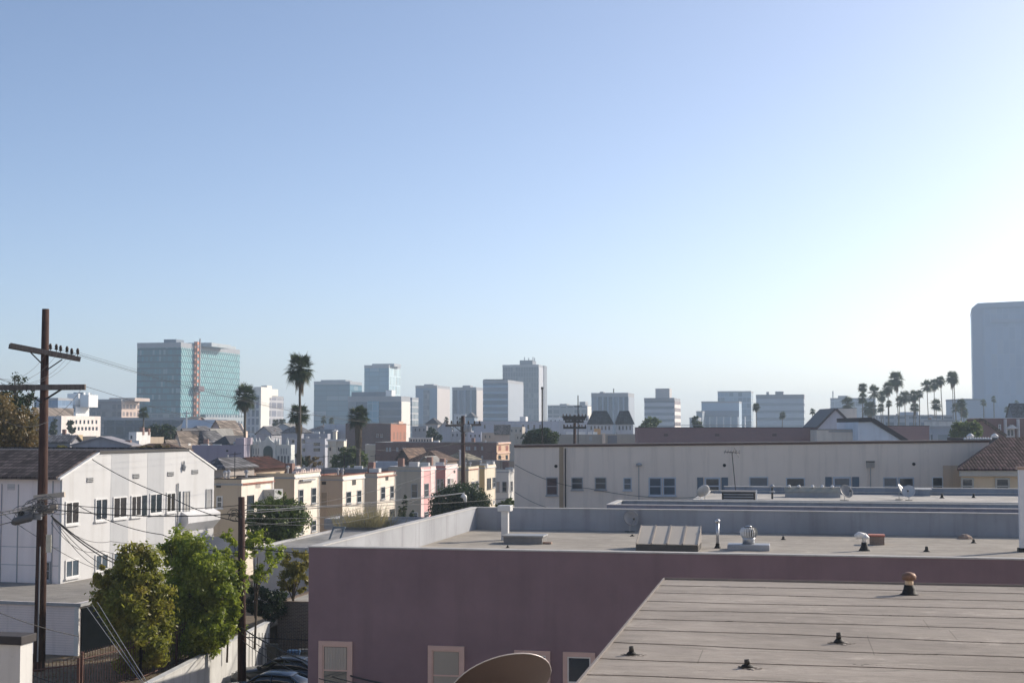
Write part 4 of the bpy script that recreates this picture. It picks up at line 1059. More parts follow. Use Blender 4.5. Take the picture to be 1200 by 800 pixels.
boxpx(h1, 'awning', plain('awning_grey', (.42, .42, .41), .8), 308, 318, 573, 584, 'r', .9)
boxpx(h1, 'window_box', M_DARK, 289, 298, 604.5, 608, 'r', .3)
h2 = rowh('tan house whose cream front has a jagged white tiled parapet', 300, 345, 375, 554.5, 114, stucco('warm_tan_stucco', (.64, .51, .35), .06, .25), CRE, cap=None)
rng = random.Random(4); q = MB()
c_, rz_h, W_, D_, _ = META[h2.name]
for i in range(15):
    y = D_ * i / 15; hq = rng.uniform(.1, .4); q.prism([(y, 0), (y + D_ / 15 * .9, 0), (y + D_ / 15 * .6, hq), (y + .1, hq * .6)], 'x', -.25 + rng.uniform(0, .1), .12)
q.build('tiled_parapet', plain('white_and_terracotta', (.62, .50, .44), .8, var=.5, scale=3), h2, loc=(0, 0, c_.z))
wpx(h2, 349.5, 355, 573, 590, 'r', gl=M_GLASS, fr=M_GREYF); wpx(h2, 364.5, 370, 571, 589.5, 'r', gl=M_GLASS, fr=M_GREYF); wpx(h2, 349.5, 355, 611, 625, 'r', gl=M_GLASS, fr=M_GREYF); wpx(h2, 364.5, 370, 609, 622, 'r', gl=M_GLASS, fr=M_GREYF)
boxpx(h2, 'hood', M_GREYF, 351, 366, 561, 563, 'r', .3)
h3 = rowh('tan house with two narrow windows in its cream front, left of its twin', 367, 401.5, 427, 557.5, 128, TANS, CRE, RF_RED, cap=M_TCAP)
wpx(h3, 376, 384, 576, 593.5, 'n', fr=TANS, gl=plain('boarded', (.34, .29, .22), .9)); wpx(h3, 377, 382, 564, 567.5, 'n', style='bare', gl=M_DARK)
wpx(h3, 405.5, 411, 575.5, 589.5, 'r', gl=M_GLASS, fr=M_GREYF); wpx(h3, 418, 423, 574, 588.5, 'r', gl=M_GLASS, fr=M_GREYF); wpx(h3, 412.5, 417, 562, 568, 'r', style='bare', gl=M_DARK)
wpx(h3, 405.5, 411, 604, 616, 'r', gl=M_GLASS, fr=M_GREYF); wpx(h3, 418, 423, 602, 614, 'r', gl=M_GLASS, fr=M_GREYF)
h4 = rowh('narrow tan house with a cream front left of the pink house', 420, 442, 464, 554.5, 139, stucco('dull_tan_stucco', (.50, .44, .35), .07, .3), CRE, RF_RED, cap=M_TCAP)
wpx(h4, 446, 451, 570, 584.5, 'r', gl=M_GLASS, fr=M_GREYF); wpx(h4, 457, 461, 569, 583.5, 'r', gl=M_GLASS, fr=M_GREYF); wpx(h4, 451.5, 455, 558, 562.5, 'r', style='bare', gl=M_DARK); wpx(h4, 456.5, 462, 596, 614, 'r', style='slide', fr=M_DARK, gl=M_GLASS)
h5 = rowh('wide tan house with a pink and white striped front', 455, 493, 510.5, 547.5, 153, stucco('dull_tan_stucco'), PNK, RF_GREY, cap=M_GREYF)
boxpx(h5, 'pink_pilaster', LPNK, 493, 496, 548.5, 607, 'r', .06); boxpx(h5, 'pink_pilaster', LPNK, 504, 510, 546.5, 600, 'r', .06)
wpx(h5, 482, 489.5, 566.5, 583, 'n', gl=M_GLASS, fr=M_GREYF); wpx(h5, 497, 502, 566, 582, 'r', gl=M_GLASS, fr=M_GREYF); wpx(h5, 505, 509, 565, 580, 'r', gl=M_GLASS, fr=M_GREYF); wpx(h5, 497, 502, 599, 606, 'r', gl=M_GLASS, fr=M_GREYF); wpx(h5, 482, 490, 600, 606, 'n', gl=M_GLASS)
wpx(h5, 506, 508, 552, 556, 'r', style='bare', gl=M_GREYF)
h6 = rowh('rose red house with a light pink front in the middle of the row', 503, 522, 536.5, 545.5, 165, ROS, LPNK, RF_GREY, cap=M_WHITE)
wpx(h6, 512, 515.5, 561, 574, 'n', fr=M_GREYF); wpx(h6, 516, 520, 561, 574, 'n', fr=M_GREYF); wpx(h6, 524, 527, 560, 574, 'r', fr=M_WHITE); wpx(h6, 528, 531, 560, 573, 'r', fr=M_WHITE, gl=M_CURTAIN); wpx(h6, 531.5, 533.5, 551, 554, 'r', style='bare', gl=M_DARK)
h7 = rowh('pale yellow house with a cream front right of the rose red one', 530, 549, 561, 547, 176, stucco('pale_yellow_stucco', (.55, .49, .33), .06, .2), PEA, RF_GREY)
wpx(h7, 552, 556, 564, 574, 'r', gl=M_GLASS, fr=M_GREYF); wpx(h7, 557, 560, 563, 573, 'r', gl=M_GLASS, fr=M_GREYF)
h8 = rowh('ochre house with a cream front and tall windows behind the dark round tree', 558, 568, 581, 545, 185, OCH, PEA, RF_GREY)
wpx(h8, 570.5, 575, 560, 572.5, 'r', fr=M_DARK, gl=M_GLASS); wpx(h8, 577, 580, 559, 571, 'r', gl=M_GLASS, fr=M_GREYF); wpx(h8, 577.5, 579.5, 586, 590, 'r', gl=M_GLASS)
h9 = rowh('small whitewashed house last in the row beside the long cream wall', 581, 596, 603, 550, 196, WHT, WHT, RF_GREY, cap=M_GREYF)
wpx(h9, 581.5, 585.5, 564, 576, 'n', fr=M_GREYF, gl=M_CURTAIN); wpx(h9, 588.5, 594, 564, 576, 'n', fr=M_GREYF); wpx(h9, 598, 600.5, 563.5, 575, 'r', fr=M_GREYF)
M9 = None
# gutters, downspouts, air conditioners and roof clutter on the row
rng = random.Random(41)
def clutter(r, n, par_=.4, seed=1):
    c_, rz_c, W_, D_, z0_ = META[r.name]; q = random.Random(seed); top = c_.z - z0_ - par_ + .03
    for i in range(n):
        x, y = -q.uniform(.12, .88) * W_, q.uniform(.1, .9) * D_; k = q.random()
        if k < .4: MB().lathe([(.10, 0), (.09, .7), (.17, .72), (.17, .85), (.03, .95)], x, y, 8).build('vent', M_GALV, r, loc=(0, 0, top))
        elif k < .7: MB().box(x - .5, x + .5, y - .4, y + .4, 0, q.uniform(.5, .9)).build('air_conditioner', M_LTMETAL, r, loc=(0, 0, top))
        elif k < .85: MB().box(x - .3, x + .3, y - .3, y + .3, 0, q.uniform(.9, 1.5)).build('chimney', M_BRKX, r, loc=(0, 0, top))
        else: MB().tube([(x, y, 0), (x, y, 2.2)], .03, 4).tube([(x - .5, y, 2.0), (x + .5, y, 2.1)], .02, 4).build('aerial', M_DARK, r, loc=(0, 0, top))
M_BRKX = brick('clutter_brick', (.3, .16, .12), (.22, .12, .1))
for i, hh_ in enumerate((h1, h2, h3, h4, h5, h6, h7, h8, h9)):
    c_, rz_c, W_, D_, z0_ = META[hh_.name]; e = c_.z - z0_
    MB().tube([(.09, D_ * .93, 0), (.09, D_ * .93, e - .3)], .05, 5).build('downspout', (M_WHITE, M_GREYF)[i % 2], hh_)
    MB().box(-W_, .1, -.09, -.004, e - .42, e - .30).build('gutter', M_GREYF, hh_)
    MB().box(.008, .1, .02, D_ - .02, e - .40, e - .28).build('cornice', M_WHITE if i % 3 else M_TCAP, hh_)
    clutter(hh_, 4, .4, 60 + i)
# long tan building behind the row
r = rect_house('apartment_building', 'long tan parapet building running behind the right end of the pastel row', 'building', 515, 612, 540, 222, rz=0, D=25, wall=stucco('dusty_tan', (.36, .31, .255), .08, .35), roofm=RF_GREY, par=.5, cap=M_GREYF)
# ------------------------------------------------------------------ vegetation
def px_blob(px, py, d, rx, rz_, base, ry=None):
    """an ellipsoid of foliage seen at (px, py), rx and rz_ pixels in radius, relative to the tree's base"""
    p = at(px, py, d); s = d / FPX; return (p.x - base.x, p.y - base.y, p.z - base.z, rx * s, (ry or rx) * s, rz_ * s)
def ptree(name, label, px, d, z0, blobs, n, leaf, m, seed, **k):
    b = Vector((at(px, 600, d).x, d, z0)); bl = [px_blob(x, y, d + dd, rx, rz_, b, ry) for x, y, dd, rx, rz_, ry in blobs]
    H = max(q[2] + q[5] for q in bl); return tree(name, label, b, H, bl, n, leaf, m, seed, **k)
ptree('ficus_tree', 'olive green leafy tree at lower left, left of the brighter one', 165, 60.8, YZ,
      [(160, 662, 0, 26, 24, 30), (152, 700, 0, 36, 28, 40), (172, 698, 0, 26, 34, 34), (170, 742, 0, 30, 30, 36), (140, 722, .5, 20, 20, 26), (125, 678, 0, 14, 16, 16), (180, 768, 0, 20, 14, 24), (118, 705, 1, 10, 8, 10), (160, 776, 0, 24, 12, 26)], 30000, .10, LF_OLIVE, 21, trunk_r=.17, clumps=22, shell=.5)
ptree('ficus_tree', 'tall bright green leafy tree behind the iron fence, right of the olive one', 232, 64.2, YZ,
      [(215, 645, 0, 26, 24, 30), (240, 668, 0, 34, 26, 40), (228, 690, 0, 32, 34, 40), (262, 690, 0, 26, 28, 34), (250, 726, 0, 34, 28, 40), (230, 748, 0, 30, 20, 36), (212, 636, 0, 12, 12, 14), (278, 668, 0, 12, 12, 16), (216, 732, 1.0, 22, 34, 30), (232, 758, .5, 22, 12, 28), (205, 700, 1, 16, 34, 24), (245, 752, 0, 24, 9, 26)], 46000, .10, LF_BRIGHT, 22, trunk_r=.2, clumps=22, shell=.5)
ptree('sapling', 'thin airy sapling right of the stub pole', 300, 70, YZ,
      [(300, 632, 0, 18, 12, 20), (320, 650, 0, 14, 16, 18), (305, 668, 0, 16, 14, 18), (294, 640, 0, 10, 18, 14), (268, 622, 0, 7, 8, 8)], 2600, .085, LF_BRIGHT, 23, trunk_r=.06, clumps=16, shell=.1)
ptree('sapling', 'thin young tree just left of the stub pole, above the bright tree', 268, 66, YZ,
      [(268, 630, 0, 11, 14, 12), (262, 648, 0, 14, 10, 14), (282, 655, 0, 12, 16, 14)], 1500, .08, LF_BRIGHT, 29, trunk_r=.05, clumps=14, shell=.1)
ptree('shrub_tree', 'yellowish green bushy tree beside the purple wall\'s left corner', 344, 76, .3,
      [(346, 660, 0, 15, 16, 18), (340, 680, 0, 13, 14, 16), (352, 676, 0, 11, 18, 14)], 6000, .08, LF_YEL, 24, trunk_r=.08, clumps=20)
ptree('shrub', 'dark brownish hedge shrubs up the driveway below the yellowish tree', 315, 75, .3,
      [(300, 698, 0, 14, 10, 20), (318, 695, 0, 16, 8, 20), (305, 718, 0, 14, 12, 18), (322, 720, 0, 8, 10, 10), (310, 706, 0, 22, 14, 26)], 13000, .075, LF_DARK, 25, trunk_r=.05, cat='shrub')
ptree('broad_tree', 'dark green round tree before the tan and cream houses', 328, 92, YZ,
      [(312, 600, 0, 20, 18, 24), (335, 606, 0, 26, 20, 30), (324, 622, 0, 30, 14, 32), (300, 618, 0, 14, 12, 18), (347, 596, 0, 12, 12, 14), (330, 585, 0, 9, 9, 12)], 12500, .11, LF_MID, 26, trunk_r=.2, clumps=20)
ptree('round_tree', 'dark dense round topped tree before the pink and yellow houses', 540, 142, 0,
      [(530, 590, 0, 24, 20, 28), (545, 584, 0, 26, 17, 30), (562, 592, 0, 14, 14, 18), (516, 596, 0, 13, 12, 16), (538, 606, 0, 34, 18, 30)], 15000, .15, LF_DARK, 27, trunk_r=.25, clumps=22)
ptree('shrub', 'dark shrub by the whitewashed house at the end of the row', 594, 150, 0, [(598, 590, 0, 9, 6, 12), (590, 594, 0, 8, 6, 10)], 1500, .13, LF_MID, 28, trunk_r=.08, cat='shrub')
for i, (lab, px, top, wd, d) in enumerate((('slim tall dark cypress before the tan wall of the pink striped house', 474, 580, 3.6, 128), ('shorter cypress left of the tall slim one', 468.5, 592, 2.2, 130), ('small bushy cypress right of the tall slim one', 483, 598, 4, 131))):
    n = 9; ptree('cypress_tree', lab, px, d, 0, [(px, top + 3 + (626 - top) * k / n, 0, wd * (.5 + .7 * math.sin(min(1, (k + 1) / n * 1.3) * 1.57)), 5.5, None) for k in range(n)], 3000, .11, LF_DARK, 40 + i, trunk_r=.08, shell=.2, clumps=10)
# pale tall grasses by the roofs
g = MB(); rng = random.Random(13); gb = at(430, 615, 100)
for i in range(420):
    x = rng.gauss(0, .9); y = rng.uniform(-.8, .8); hgt = rng.uniform(.6, 1.75); lean = rng.gauss(0, .35) + x * .25
    g.add([(x - .02, y, 0), (x + .02, y, 0), (x + lean, y + rng.gauss(0, .2), hgt)], [(0, 1, 2)])
gr2 = root('ornamental_grass', 'clump of pale tall grass before the cream house fronts', 'grass clump', (gb.x, 100, zat(617, 100)))
g.build('blades', leafmat('pale_grass', (.16, .15, .07), (.34, .30, .17)), gr2)
# sycamore at the left edge
ptree('sycamore_tree', 'large brown leaved tree behind the white building\'s roof at the left edge', 12, 104, 1,
      [(12, 505, 0, 34, 26, 40), (30, 490, 0, 17, 14, 24), (-8, 480, 0, 24, 22, 30), (38, 515, 0, 13, 16, 20), (0, 528, 0, 34, 18, 30)], 13000, .13, LF_DRY, 31, trunk_r=.3, clumps=20, shell=.3)
ptree('sycamore_tree', 'sparse dark tree with open twigs above the brown leaved one', 18, 112, 1,
      [(22, 450, 0, 9, 16, 12), (5, 468, 0, 18, 14, 20), (26, 472, 0, 18, 12, 20), (38, 462, 0, 8, 8, 12), (12, 485, 0, 24, 12, 20), (5, 455, 0, 10, 8, 10)], 3600, .12, LF_DARK, 32, trunk_r=.22, shell=.15, limbs=22, clumps=22)
ptree('broad_tree', 'dark mound shaped tree below the glass tower beside a short palm', 184, 260, 0,
      [(180, 510, 0, 15, 11, 18), (195, 507, 0, 10, 10, 14), (188, 520, 0, 22, 11, 20)], 8000, .24, LF_DARK, 33, trunk_r=.3, clumps=20)
ptree('broad_tree', 'low olive tree in front of the brown roof behind the white building', 178, 150, 0, [(172, 528, 0, 10, 6, 14), (190, 527, 0, 12, 6, 14)], 2200, .16, LF_DRY, 34, trunk_r=.15)
ptree('broad_tree', 'dark rounded tree above the left part of the long cream wall', 634, 200, 0,
      [(628, 512, 0, 13, 9, 18), (640, 511, 0, 13, 9, 18), (632, 520, 0, 19, 10, 20)], 8000, .2, LF_DARK, 35, trunk_r=.25, clumps=20)
ptree('broad_tree', 'mid green trees by the cream turret house', 405, 215, 0, [(398, 540, 0, 10, 8, 12), (412, 532, 0, 13, 10, 16), (424, 540, 0, 8, 8, 12), (404, 548, 0, 18, 8, 14)], 7000, .2, LF_MID, 36, trunk_r=.25)
ptree('shrub', 'reddish brown shrub beside the pale apartment block', 366, 205, 0, [(366, 541, 0, 8, 7, 10)], 1500, .18, LF_DRY, 37, cat='shrub', trunk_r=.08)
ptree('shrub', 'dark shrub at the foot of the tall double palm', 352, 200, 0, [(352, 540, 0, 6, 9, 8)], 1400, .18, LF_DARK, 38, cat='shrub', trunk_r=.08)
ptree('palm_bush', 'bright bushy palm clump left of the brick house with white columns', 1134, 235, 0, [(1126, 505, 0, 11, 9, 14), (1138, 502, 0, 12, 8, 14), (1132, 512, 0, 18, 8, 16)], 5200, .26, LF_MID, 39, cat='bush')
ptree('broad_tree', 'hazy rounded tree right of the mansard roofs, above the brick wall', 764, 330, 0, [(762, 497, 0, 8, 7, 12), (768, 494, 0, 5, 5, 8), (755, 500, 0, 6, 4, 8)], 2600, .28, LF_MID, 45)
ptree('broad_tree', 'small hazy tree before the stepped office block', 815, 360, 0, [(815, 494, 0, 4, 6, 6), (818, 499, 0, 5, 5, 6)], 1500, .28, LF_DARK, 46)
ptree('broad_tree', 'small dark tree left of the white arcaded building', 63, 330, 0, [(64, 497, 0, 4, 6, 5), (62, 504, 0, 5, 5, 6)], 1500, .25, LF_DARK, 47)
ptree('broad_tree', 'small dark tree standing before the white arcaded building', 84, 320, 0, [(83, 497, 0, 3.6, 5, 5), (84, 503, 0, 4.5, 5, 6)], 1500, .25, LF_DARK, 48)
ptree('broad_tree', 'olive tree crown rising behind the grey roofs left of the brown ridge', 72, 165, 0, [(72, 528, 0, 7, 6, 9), (78, 532, 0, 8, 5, 9)], 1600, .17, LF_YEL, 49)
ptree('broad_tree', 'low dark trees between the brown brick block and the far bungalows', 392, 300, 0, [(380, 517, 0, 6, 5, 8), (372, 520, 0, 5, 4, 8)], 1500, .25, LF_DARK, 50)
ptree('broad_tree', 'grey green tree between the orange brick wall and the central pole', 508, 320, 0, [(505, 508, 0, 5, 7, 8), (512, 513, 0, 5, 7, 8)], 1900, .27, LF_DARK, 51)

G1 = 'fan palms among the houses at left'
palm('slim fan palm rising in front of the glass tower\'s right end', 287.5, 447, 225, 27, 'full', G1, trunk_r=.25)
palm('tallest fan palm left of the skyline, above its lower twin', 351.5, 410, 190, 33, 'long', G1, trunk_r=.2, lean=-.012)
palm('lower fan palm right under the tallest one, trunks crossing', 350.5, 468, 192, 26, 'long', G1, trunk_r=.2, lean=.02)
palm('stout fan palm with a thick brown skirt before the brick block', 420.5, 469, 210, 28, 'fat', G1, trunk_r=.34)
palm('small hazy fan palm before the dark left side of the glass tower', 168.5, 474, 330, 14, 'small', G1, trunk_r=.22)
G2 = 'hazy fan palms beyond the brick wall at right'
D2 = 430
PL = [(952, 477, 6, 'leftmost small palm beyond the brick wall\'s right half'), (963, 480, 6, 'second small palm from the left beyond the brick wall'), (917, 481, 6.5, 'short palm before the pale ribbed block, right of its taller mate'), (886, 470, 8, 'palm standing between the stepped block and the pale ribbed block'),
      (1011, 446, 10, 'leftmost tall palm of the hazy row at right'), (1010.5, 458, 10, 'lower palm tangled with the leftmost tall one of the row'), (1024, 450, 12, 'second tall palm of the hazy row'), (1033.5, 456, 10, 'palm just left below the bushy topped one in the row'),
      (1040.5, 444, 13, 'bushy topped palm left of the highest palm'), (1050, 433, 14, 'palm with the wide shaggy top left of the gap in the row'), (1041.5, 467, 7, 'small low palm under the bushy topped one'), (1054, 463, 9, 'low palm just right of the shaggy topped one\'s trunk'),
      (1060, 455, 12, 'palm left of the gap, first of a close pair'), (1071, 454, 12, 'palm left of the gap, second of a close pair'), (1072, 470, 9, 'low palm beneath the close pair'), (1077.5, 455, 8, 'slender palm right of the close pair'),
      (1086, 442, 13, 'round headed palm left of the twin headed ones'), (1094.5, 441, 11, 'palm in the middle between the round headed one and the next'), (1102, 438, 10, 'palm second from the right of the tall row'), (1116, 432, 12.5, 'tallest palm at the right end of the row'),
      (1097, 465, 11, 'low palm leaning out under the tall pair'), (1120, 470, 10, 'low palm right of the tallest one'), (1126.5, 465, 9, 'low palm beside the big pale tower\'s foot'), (1129, 475, 9, 'lowest palm next to the big pale tower'),
      (1019, 467, 14, 'broad low palm with a drooping skirt behind the tall row'), (1032, 471, 8, 'small low palm behind the tall row'), (993, 463, 12, 'palm behind the beige triangular roof'),
      (1117.5, 437, 9, 'palm half hidden behind the tallest one at the right end')]
for i, (px, y, wd, lab) in enumerate(PL):
    palm(lab, px, y, D2 + (i * 37) % 90, wd * 1.22, ('small', 'full', 'long', 'bare', 'full')[(i * 3) % 5], G2, trunk_r=.17, lean=((i * 13) % 9 - 4) * .011)
G3 = 'faint palms before the big pale tower'
for px, y, wd, lab in ((1152.5, 466, 8, 'faint palm left in front of the big pale tower'), (1164.5, 463, 6.5, 'faint slender palm, tallest in front of the big pale tower'), (1180, 475, 7, 'faint bushy palm right in front of the big pale tower'), (1191, 468, 6, 'faint palm nearest the right edge before the big pale tower')):
    palm(lab, px, y, 640, wd, 'small', G3, trunk_r=.3)
G4 = 'small far palms below the skyline'
for px, y, wd, d, k, lab in ((379.5, 486, 8, 520, 'small', 'small palm below the wide blue glass block, left of another'), (388.5, 488, 7, 520, 'small', 'small palm below the wide blue glass block, right of another'), (323, 489, 9, 480, 'fat', 'small shaggy palm left of the tall double palm, first of two'), (331, 488, 9, 480, 'fat', 'small shaggy palm left of the tall double palm, second of two'),
                             (523, 487, 7, 480, 'small', 'small palm below the pale blank walled tower'), (540, 488, 8, 470, 'small', 'small palm behind the top of the central utility pole'), (341, 490, 8, 470, 'full', 'small palm just left behind the tallest palm\'s trunk')):
    palm(lab, px, y, d, wd, k, G4, trunk_r=.25)
# ------------------------------------------------------------------ the skyline
def T(label, *a, **k): return tower('office_tower', label, *a, **k)
TEAL = grid('teal_curtain_wall', (.012, .14, .185), (.01, .06, .085), 1.5, 4.05, .05, .22, .30, .35, spec=.3)
def zigzag(name):
    t = NT(name); x, y, z = t.xyz(); u = t.math('ADD', x, y)
    tri = t.math('PINGPONG', t.math('DIVIDE', u, 3.1), 1.0)
    row = t.math('FLOOR', t.math('DIVIDE', z, 4.05)); par_ = t.math('MODULO', row, 2.0)
    v = t.math('FRACT', t.math('DIVIDE', z, 4.05))
    d = t.math('ABSOLUTE', t.math('SUBTRACT', t.math('PINGPONG', t.math('ADD', t.math('DIVIDE', u, 6.2), t.math('MULTIPLY', v, .5)), .5), .25))
    fin = t.math('LESS_THAN', d, .085)
    cell = t.n('CombineXYZ', {0: t.math('FLOOR', t.math('DIVIDE', u, 3.1)), 1: row}); rnd_ = t.n('TexWhiteNoise', {0: cell.outputs[0]}, noise_dimensions='3D').outputs[0]
    c = t.mix(rnd_, (.012, .10, .135), (.045, .22, .26)); c = t.mix(fin, c, (.36, .54, .53))
    c = t.mix(t.math('LESS_THAN', v, .14), c, (.07, .13, .15))
    return t.bsdf(c, .45, 0, .25)
t1 = T('large teal glass office tower with an orange hoist running up its front', 161, 212, 281, 401, 900, TEAL, zigzag('zigzag_fin_glass'), par=3.2)
boxpx(t1, 'podium', grid('podium_wall', (.06, .10, .13), (.34, .38, .40), 4.5, 8, .35, .3), 233, 281.3, 486, 500, 'r', 5.0)
boxpx(t1, 'corner_strip', grid('podium_glass', (.05, .09, .12), (.12, .18, .2), 4, 4), 161, 212, 484, 500, 'n', .8)
roofbox(t1, 'penthouse', plain('penthouse_blue', (.16, .20, .25), .6, scale=.2), 192, 206.5, 397.5, 3, 14)
roofbox(t1, 'penthouse', plain('penthouse_pale', (.36, .40, .42), .6, scale=.2), 216, 248, 401.5, 30, 60)
roofbox(t1, 'roof_canopy', plain('penthouse_pale', (.36, .40, .42)), 238, 262, 404.5, 70, 90)
hm = plain('hoist_orange', (.62, .24, .13), .7, scale=.4, var=.35); a0 = local(t1, 226.3, 440, 'r')[0]; a1 = local(t1, 229.8, 440, 'r')[0]
q = MB()
for k in range(17): q.box(.3, 2.2, a0, a1, k * 4.05 + .2, k * 4.05 + 2.0)
q.build('hoist_landing', hm, t1)
q = MB(); 
for yy in (a0, a1 - .5): q.box(2.2, 2.6, yy, yy + .5, 0, 67)
q.box(.3, .9, a0, a1, 0, 66); q.build('hoist_frame', plain('hoist_dark', (.30, .13, .08), .7, scale=.4), t1)
MB().tube([(2, a1 + 1, 0), (2, a1 + 1, zat(396, 915))], .5, 6).build('hoist_mast', M_GREYF, t1)
MB().box(2.6, 5, a0 - 2, a1 + 2, zat(458.5, 915), zat(452, 915)).build('hoist_car', plain('hoist_cabin', (.14, .08, .09)), t1)

g_ = lambda *a, **k: grid(*a, **k)
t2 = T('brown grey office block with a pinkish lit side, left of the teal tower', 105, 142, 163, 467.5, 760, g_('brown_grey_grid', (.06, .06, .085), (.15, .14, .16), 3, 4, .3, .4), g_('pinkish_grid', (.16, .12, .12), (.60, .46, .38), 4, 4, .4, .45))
roofbox(t2, 'penthouse', plain('pinkish_penthouse', (.5, .4, .34)), 128, 158, 466, 3, 20)
t3 = tower('office_block', 'dark blue low block under the brown grey office block, before the teal tower', 122, 232, 240, 489, 560, g_('dark_blue_grid', (.03, .05, .075), (.06, .08, .11), 4, 4, .2, .3), None, D=18, cat='office block')
t4 = tower('modern_building', 'white modern building with stacked blocks behind the power pole', 57, 88, 104, 474, 620, g_('white_modern', (.12, .17, .22), (.72, .72, .72), 7, 4.2, .35, .4), plain('bright_white', (.80, .79, .76), scale=.2, var=.05), cat='building')
roofbox(t4, 'upper_block', plain('bright_white', (.8, .8, .8)), 71, 88, 468, 2, 10); roofbox(t4, 'upper_block', g_('white_glass_block', (.2, .26, .32), (.75, .75, .75), 4, 4, .3, .3), 86, 97, 459.5, 8, 16); roofbox(t4, 'stair_block', plain('bright_white', (.8, .8, .8)), 94, 104, 462.5, 4, 12)
roofbox(t4, 'sloped_canopy', plain('bright_white', (.8, .8, .8)), 79, 92, 461, 6, 14)
t4b = tower('glass_block', 'blue glass block left of the white modern building', 40, 68, 73, 466, 600, g_('blue_block_glass', (.12, .20, .32), (.2, .28, .4), 3, 4), None, D=12, cat='office block')
t5 = T('grey office tower with a blank white panel, right of the teal tower', 288, 303.5, 332, 463, 690, g_('grey_ribs', (.13, .14, .19), (.42, .42, .44), 2.2, 4, .35, .25), g_('grey_ribs_b', (.15, .16, .21), (.42, .42, .44), 7.2, 4, .12, .3))
boxpx(t5, 'blank_panel', plain('cream_panel', (.78, .74, .66), scale=.2, var=.05), 303.7, 313, 453.5, 520, 'r', 1.0, 3.0)
boxpx(t5, 'top_block', plain('cream_panel', (.78, .74, .66)), 303.9, 325, 455.5, 463.5, 'r', .4, 12)
roofbox(t5, 'penthouse', plain('cream_panel', (.78, .74, .66)), 306, 313, 451.5, 8, 14)
BLU = g_('blue_glass_one', (.045, .15, .22), (.03, .11, .16), 10, 4.1, .04, .18, .12, .45, spec=.25)
t6 = T('wide blue glass tower left of the taller blue one', 368, 410, 413, 446.5, 1150, BLU, None, D=30, par=2.5)
roofbox(t6, 'roof_screen', plain('screen_grey', (.33, .35, .37)), 376, 405, 445, 4, 20)
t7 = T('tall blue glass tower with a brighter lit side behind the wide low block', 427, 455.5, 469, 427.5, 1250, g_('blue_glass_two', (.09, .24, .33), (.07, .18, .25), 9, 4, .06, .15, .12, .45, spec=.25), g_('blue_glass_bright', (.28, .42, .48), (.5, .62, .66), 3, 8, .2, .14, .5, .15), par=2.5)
roofbox(t7, 'roof_screen', plain('screen_grey', (.33, .35, .37)), 436, 462, 426, 6, 26)
t8 = T('broad dark glass office block with pale bands below the tall blue tower', 408, 470, 480.5, 464, 820, g_('banded_glass', (.03, .075, .14), (.15, .20, .27), 14, 4.4, .05, .18, .25, .12), plain('cream_panel', (.78, .74, .66)), par=3)
roofbox(t8, 'penthouse', plain('penthouse_blue', (.16, .20, .25)), 412, 452, 459, 4, 20); roofbox(t8, 'lit_block', plain('bright_white', (.8, .8, .8)), 452, 459, 457, 3, 10)
boxpx(t8, 'pale_glass_bay', g_('pale_bay', (.12, .28, .38), (.2, .34, .42), 3, 4.2, .1, .1), 431, 444, 470, 505, 'n', .8)
t8b = T('narrow glass fronted tower slice behind the cream panel', 476, 483, 486, 465.5, 900, g_('slice_glass', (.2, .26, .3), (.5, .5, .5), 3, 4), None, D=14)
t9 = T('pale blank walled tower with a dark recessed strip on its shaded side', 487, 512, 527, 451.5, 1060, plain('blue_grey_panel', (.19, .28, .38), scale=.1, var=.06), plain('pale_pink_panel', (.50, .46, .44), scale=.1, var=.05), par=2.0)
boxpx(t9, 'dark_strip', g_('dark_strip_glass', (.10, .12, .17), (.14, .16, .2), 2, 4), 496.5, 503, 457, 520, 'n', .6)
roofbox(t9, 'penthouse', TW_EDGE, 497, 508, 450, 4, 16)
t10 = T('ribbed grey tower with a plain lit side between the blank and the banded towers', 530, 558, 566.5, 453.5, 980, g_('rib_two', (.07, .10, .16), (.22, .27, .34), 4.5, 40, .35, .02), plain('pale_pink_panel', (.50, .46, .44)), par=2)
roofbox(t10, 'penthouse', TW_EDGE, 542, 551, 451.5, 4, 12)
t12 = T('tallest slate grey office tower in the middle of the skyline', 589, 631, 640, 427, 1180, g_('slate_tower', (.06, .085, .125), (.10, .135, .18), 2.2, 4.4, .3, .2, .15), plain('pale_lit_panel', (.42, .43, .46), scale=.1, var=.05), par=2)
roofbox(t12, 'penthouse', plain('slate_penthouse', (.16, .18, .21)), 609, 624, 422, 6, 20)
for i, px in enumerate((611, 616, 621, 623)): 
    p = at(px, 422, 1190); q = local(t12, px, 422)[0]; MB().tube([(-q, 12, zat(423, 1190)), (-q, 12, zat(418 + i % 2, 1190))], .35, 4).build('roof_antenna', M_GREYF, t12)
boxpx(t12, 'corner_pier', plain('slate_penthouse', (.16, .18, .21)), 636.5, 640, 428.5, 520, 'r', .8)
t11 = T('blue glass office tower with white floor bands, left of the tallest tower', 566, 595, 613, 445, 900, g_('blue_banded', (.05, .10, .17), (.24, .34, .44), 30, 4.1, .01, .33, .3), plain('pale_side', (.32, .36, .41), scale=.08, var=.08), par=2)
roofbox(t11, 'roof_rail', M_DARK, 566.5, 592, 444.2, .5, 1)
t13 = T('distant low grey office block with two roof bumps, right of the tallest tower', 642, 688, 694, 474.5, 1000, g_('low_grey_grid', (.12, .14, .17), (.26, .28, .31), 5, 4, .2, .35), plain('cream_panel', (.78, .74, .66)))
roofbox(t13, 'penthouse', TW_EDGE, 656, 664, 473, 4, 14); roofbox(t13, 'penthouse', TW_EDGE, 679, 686, 470.5, 4, 14)
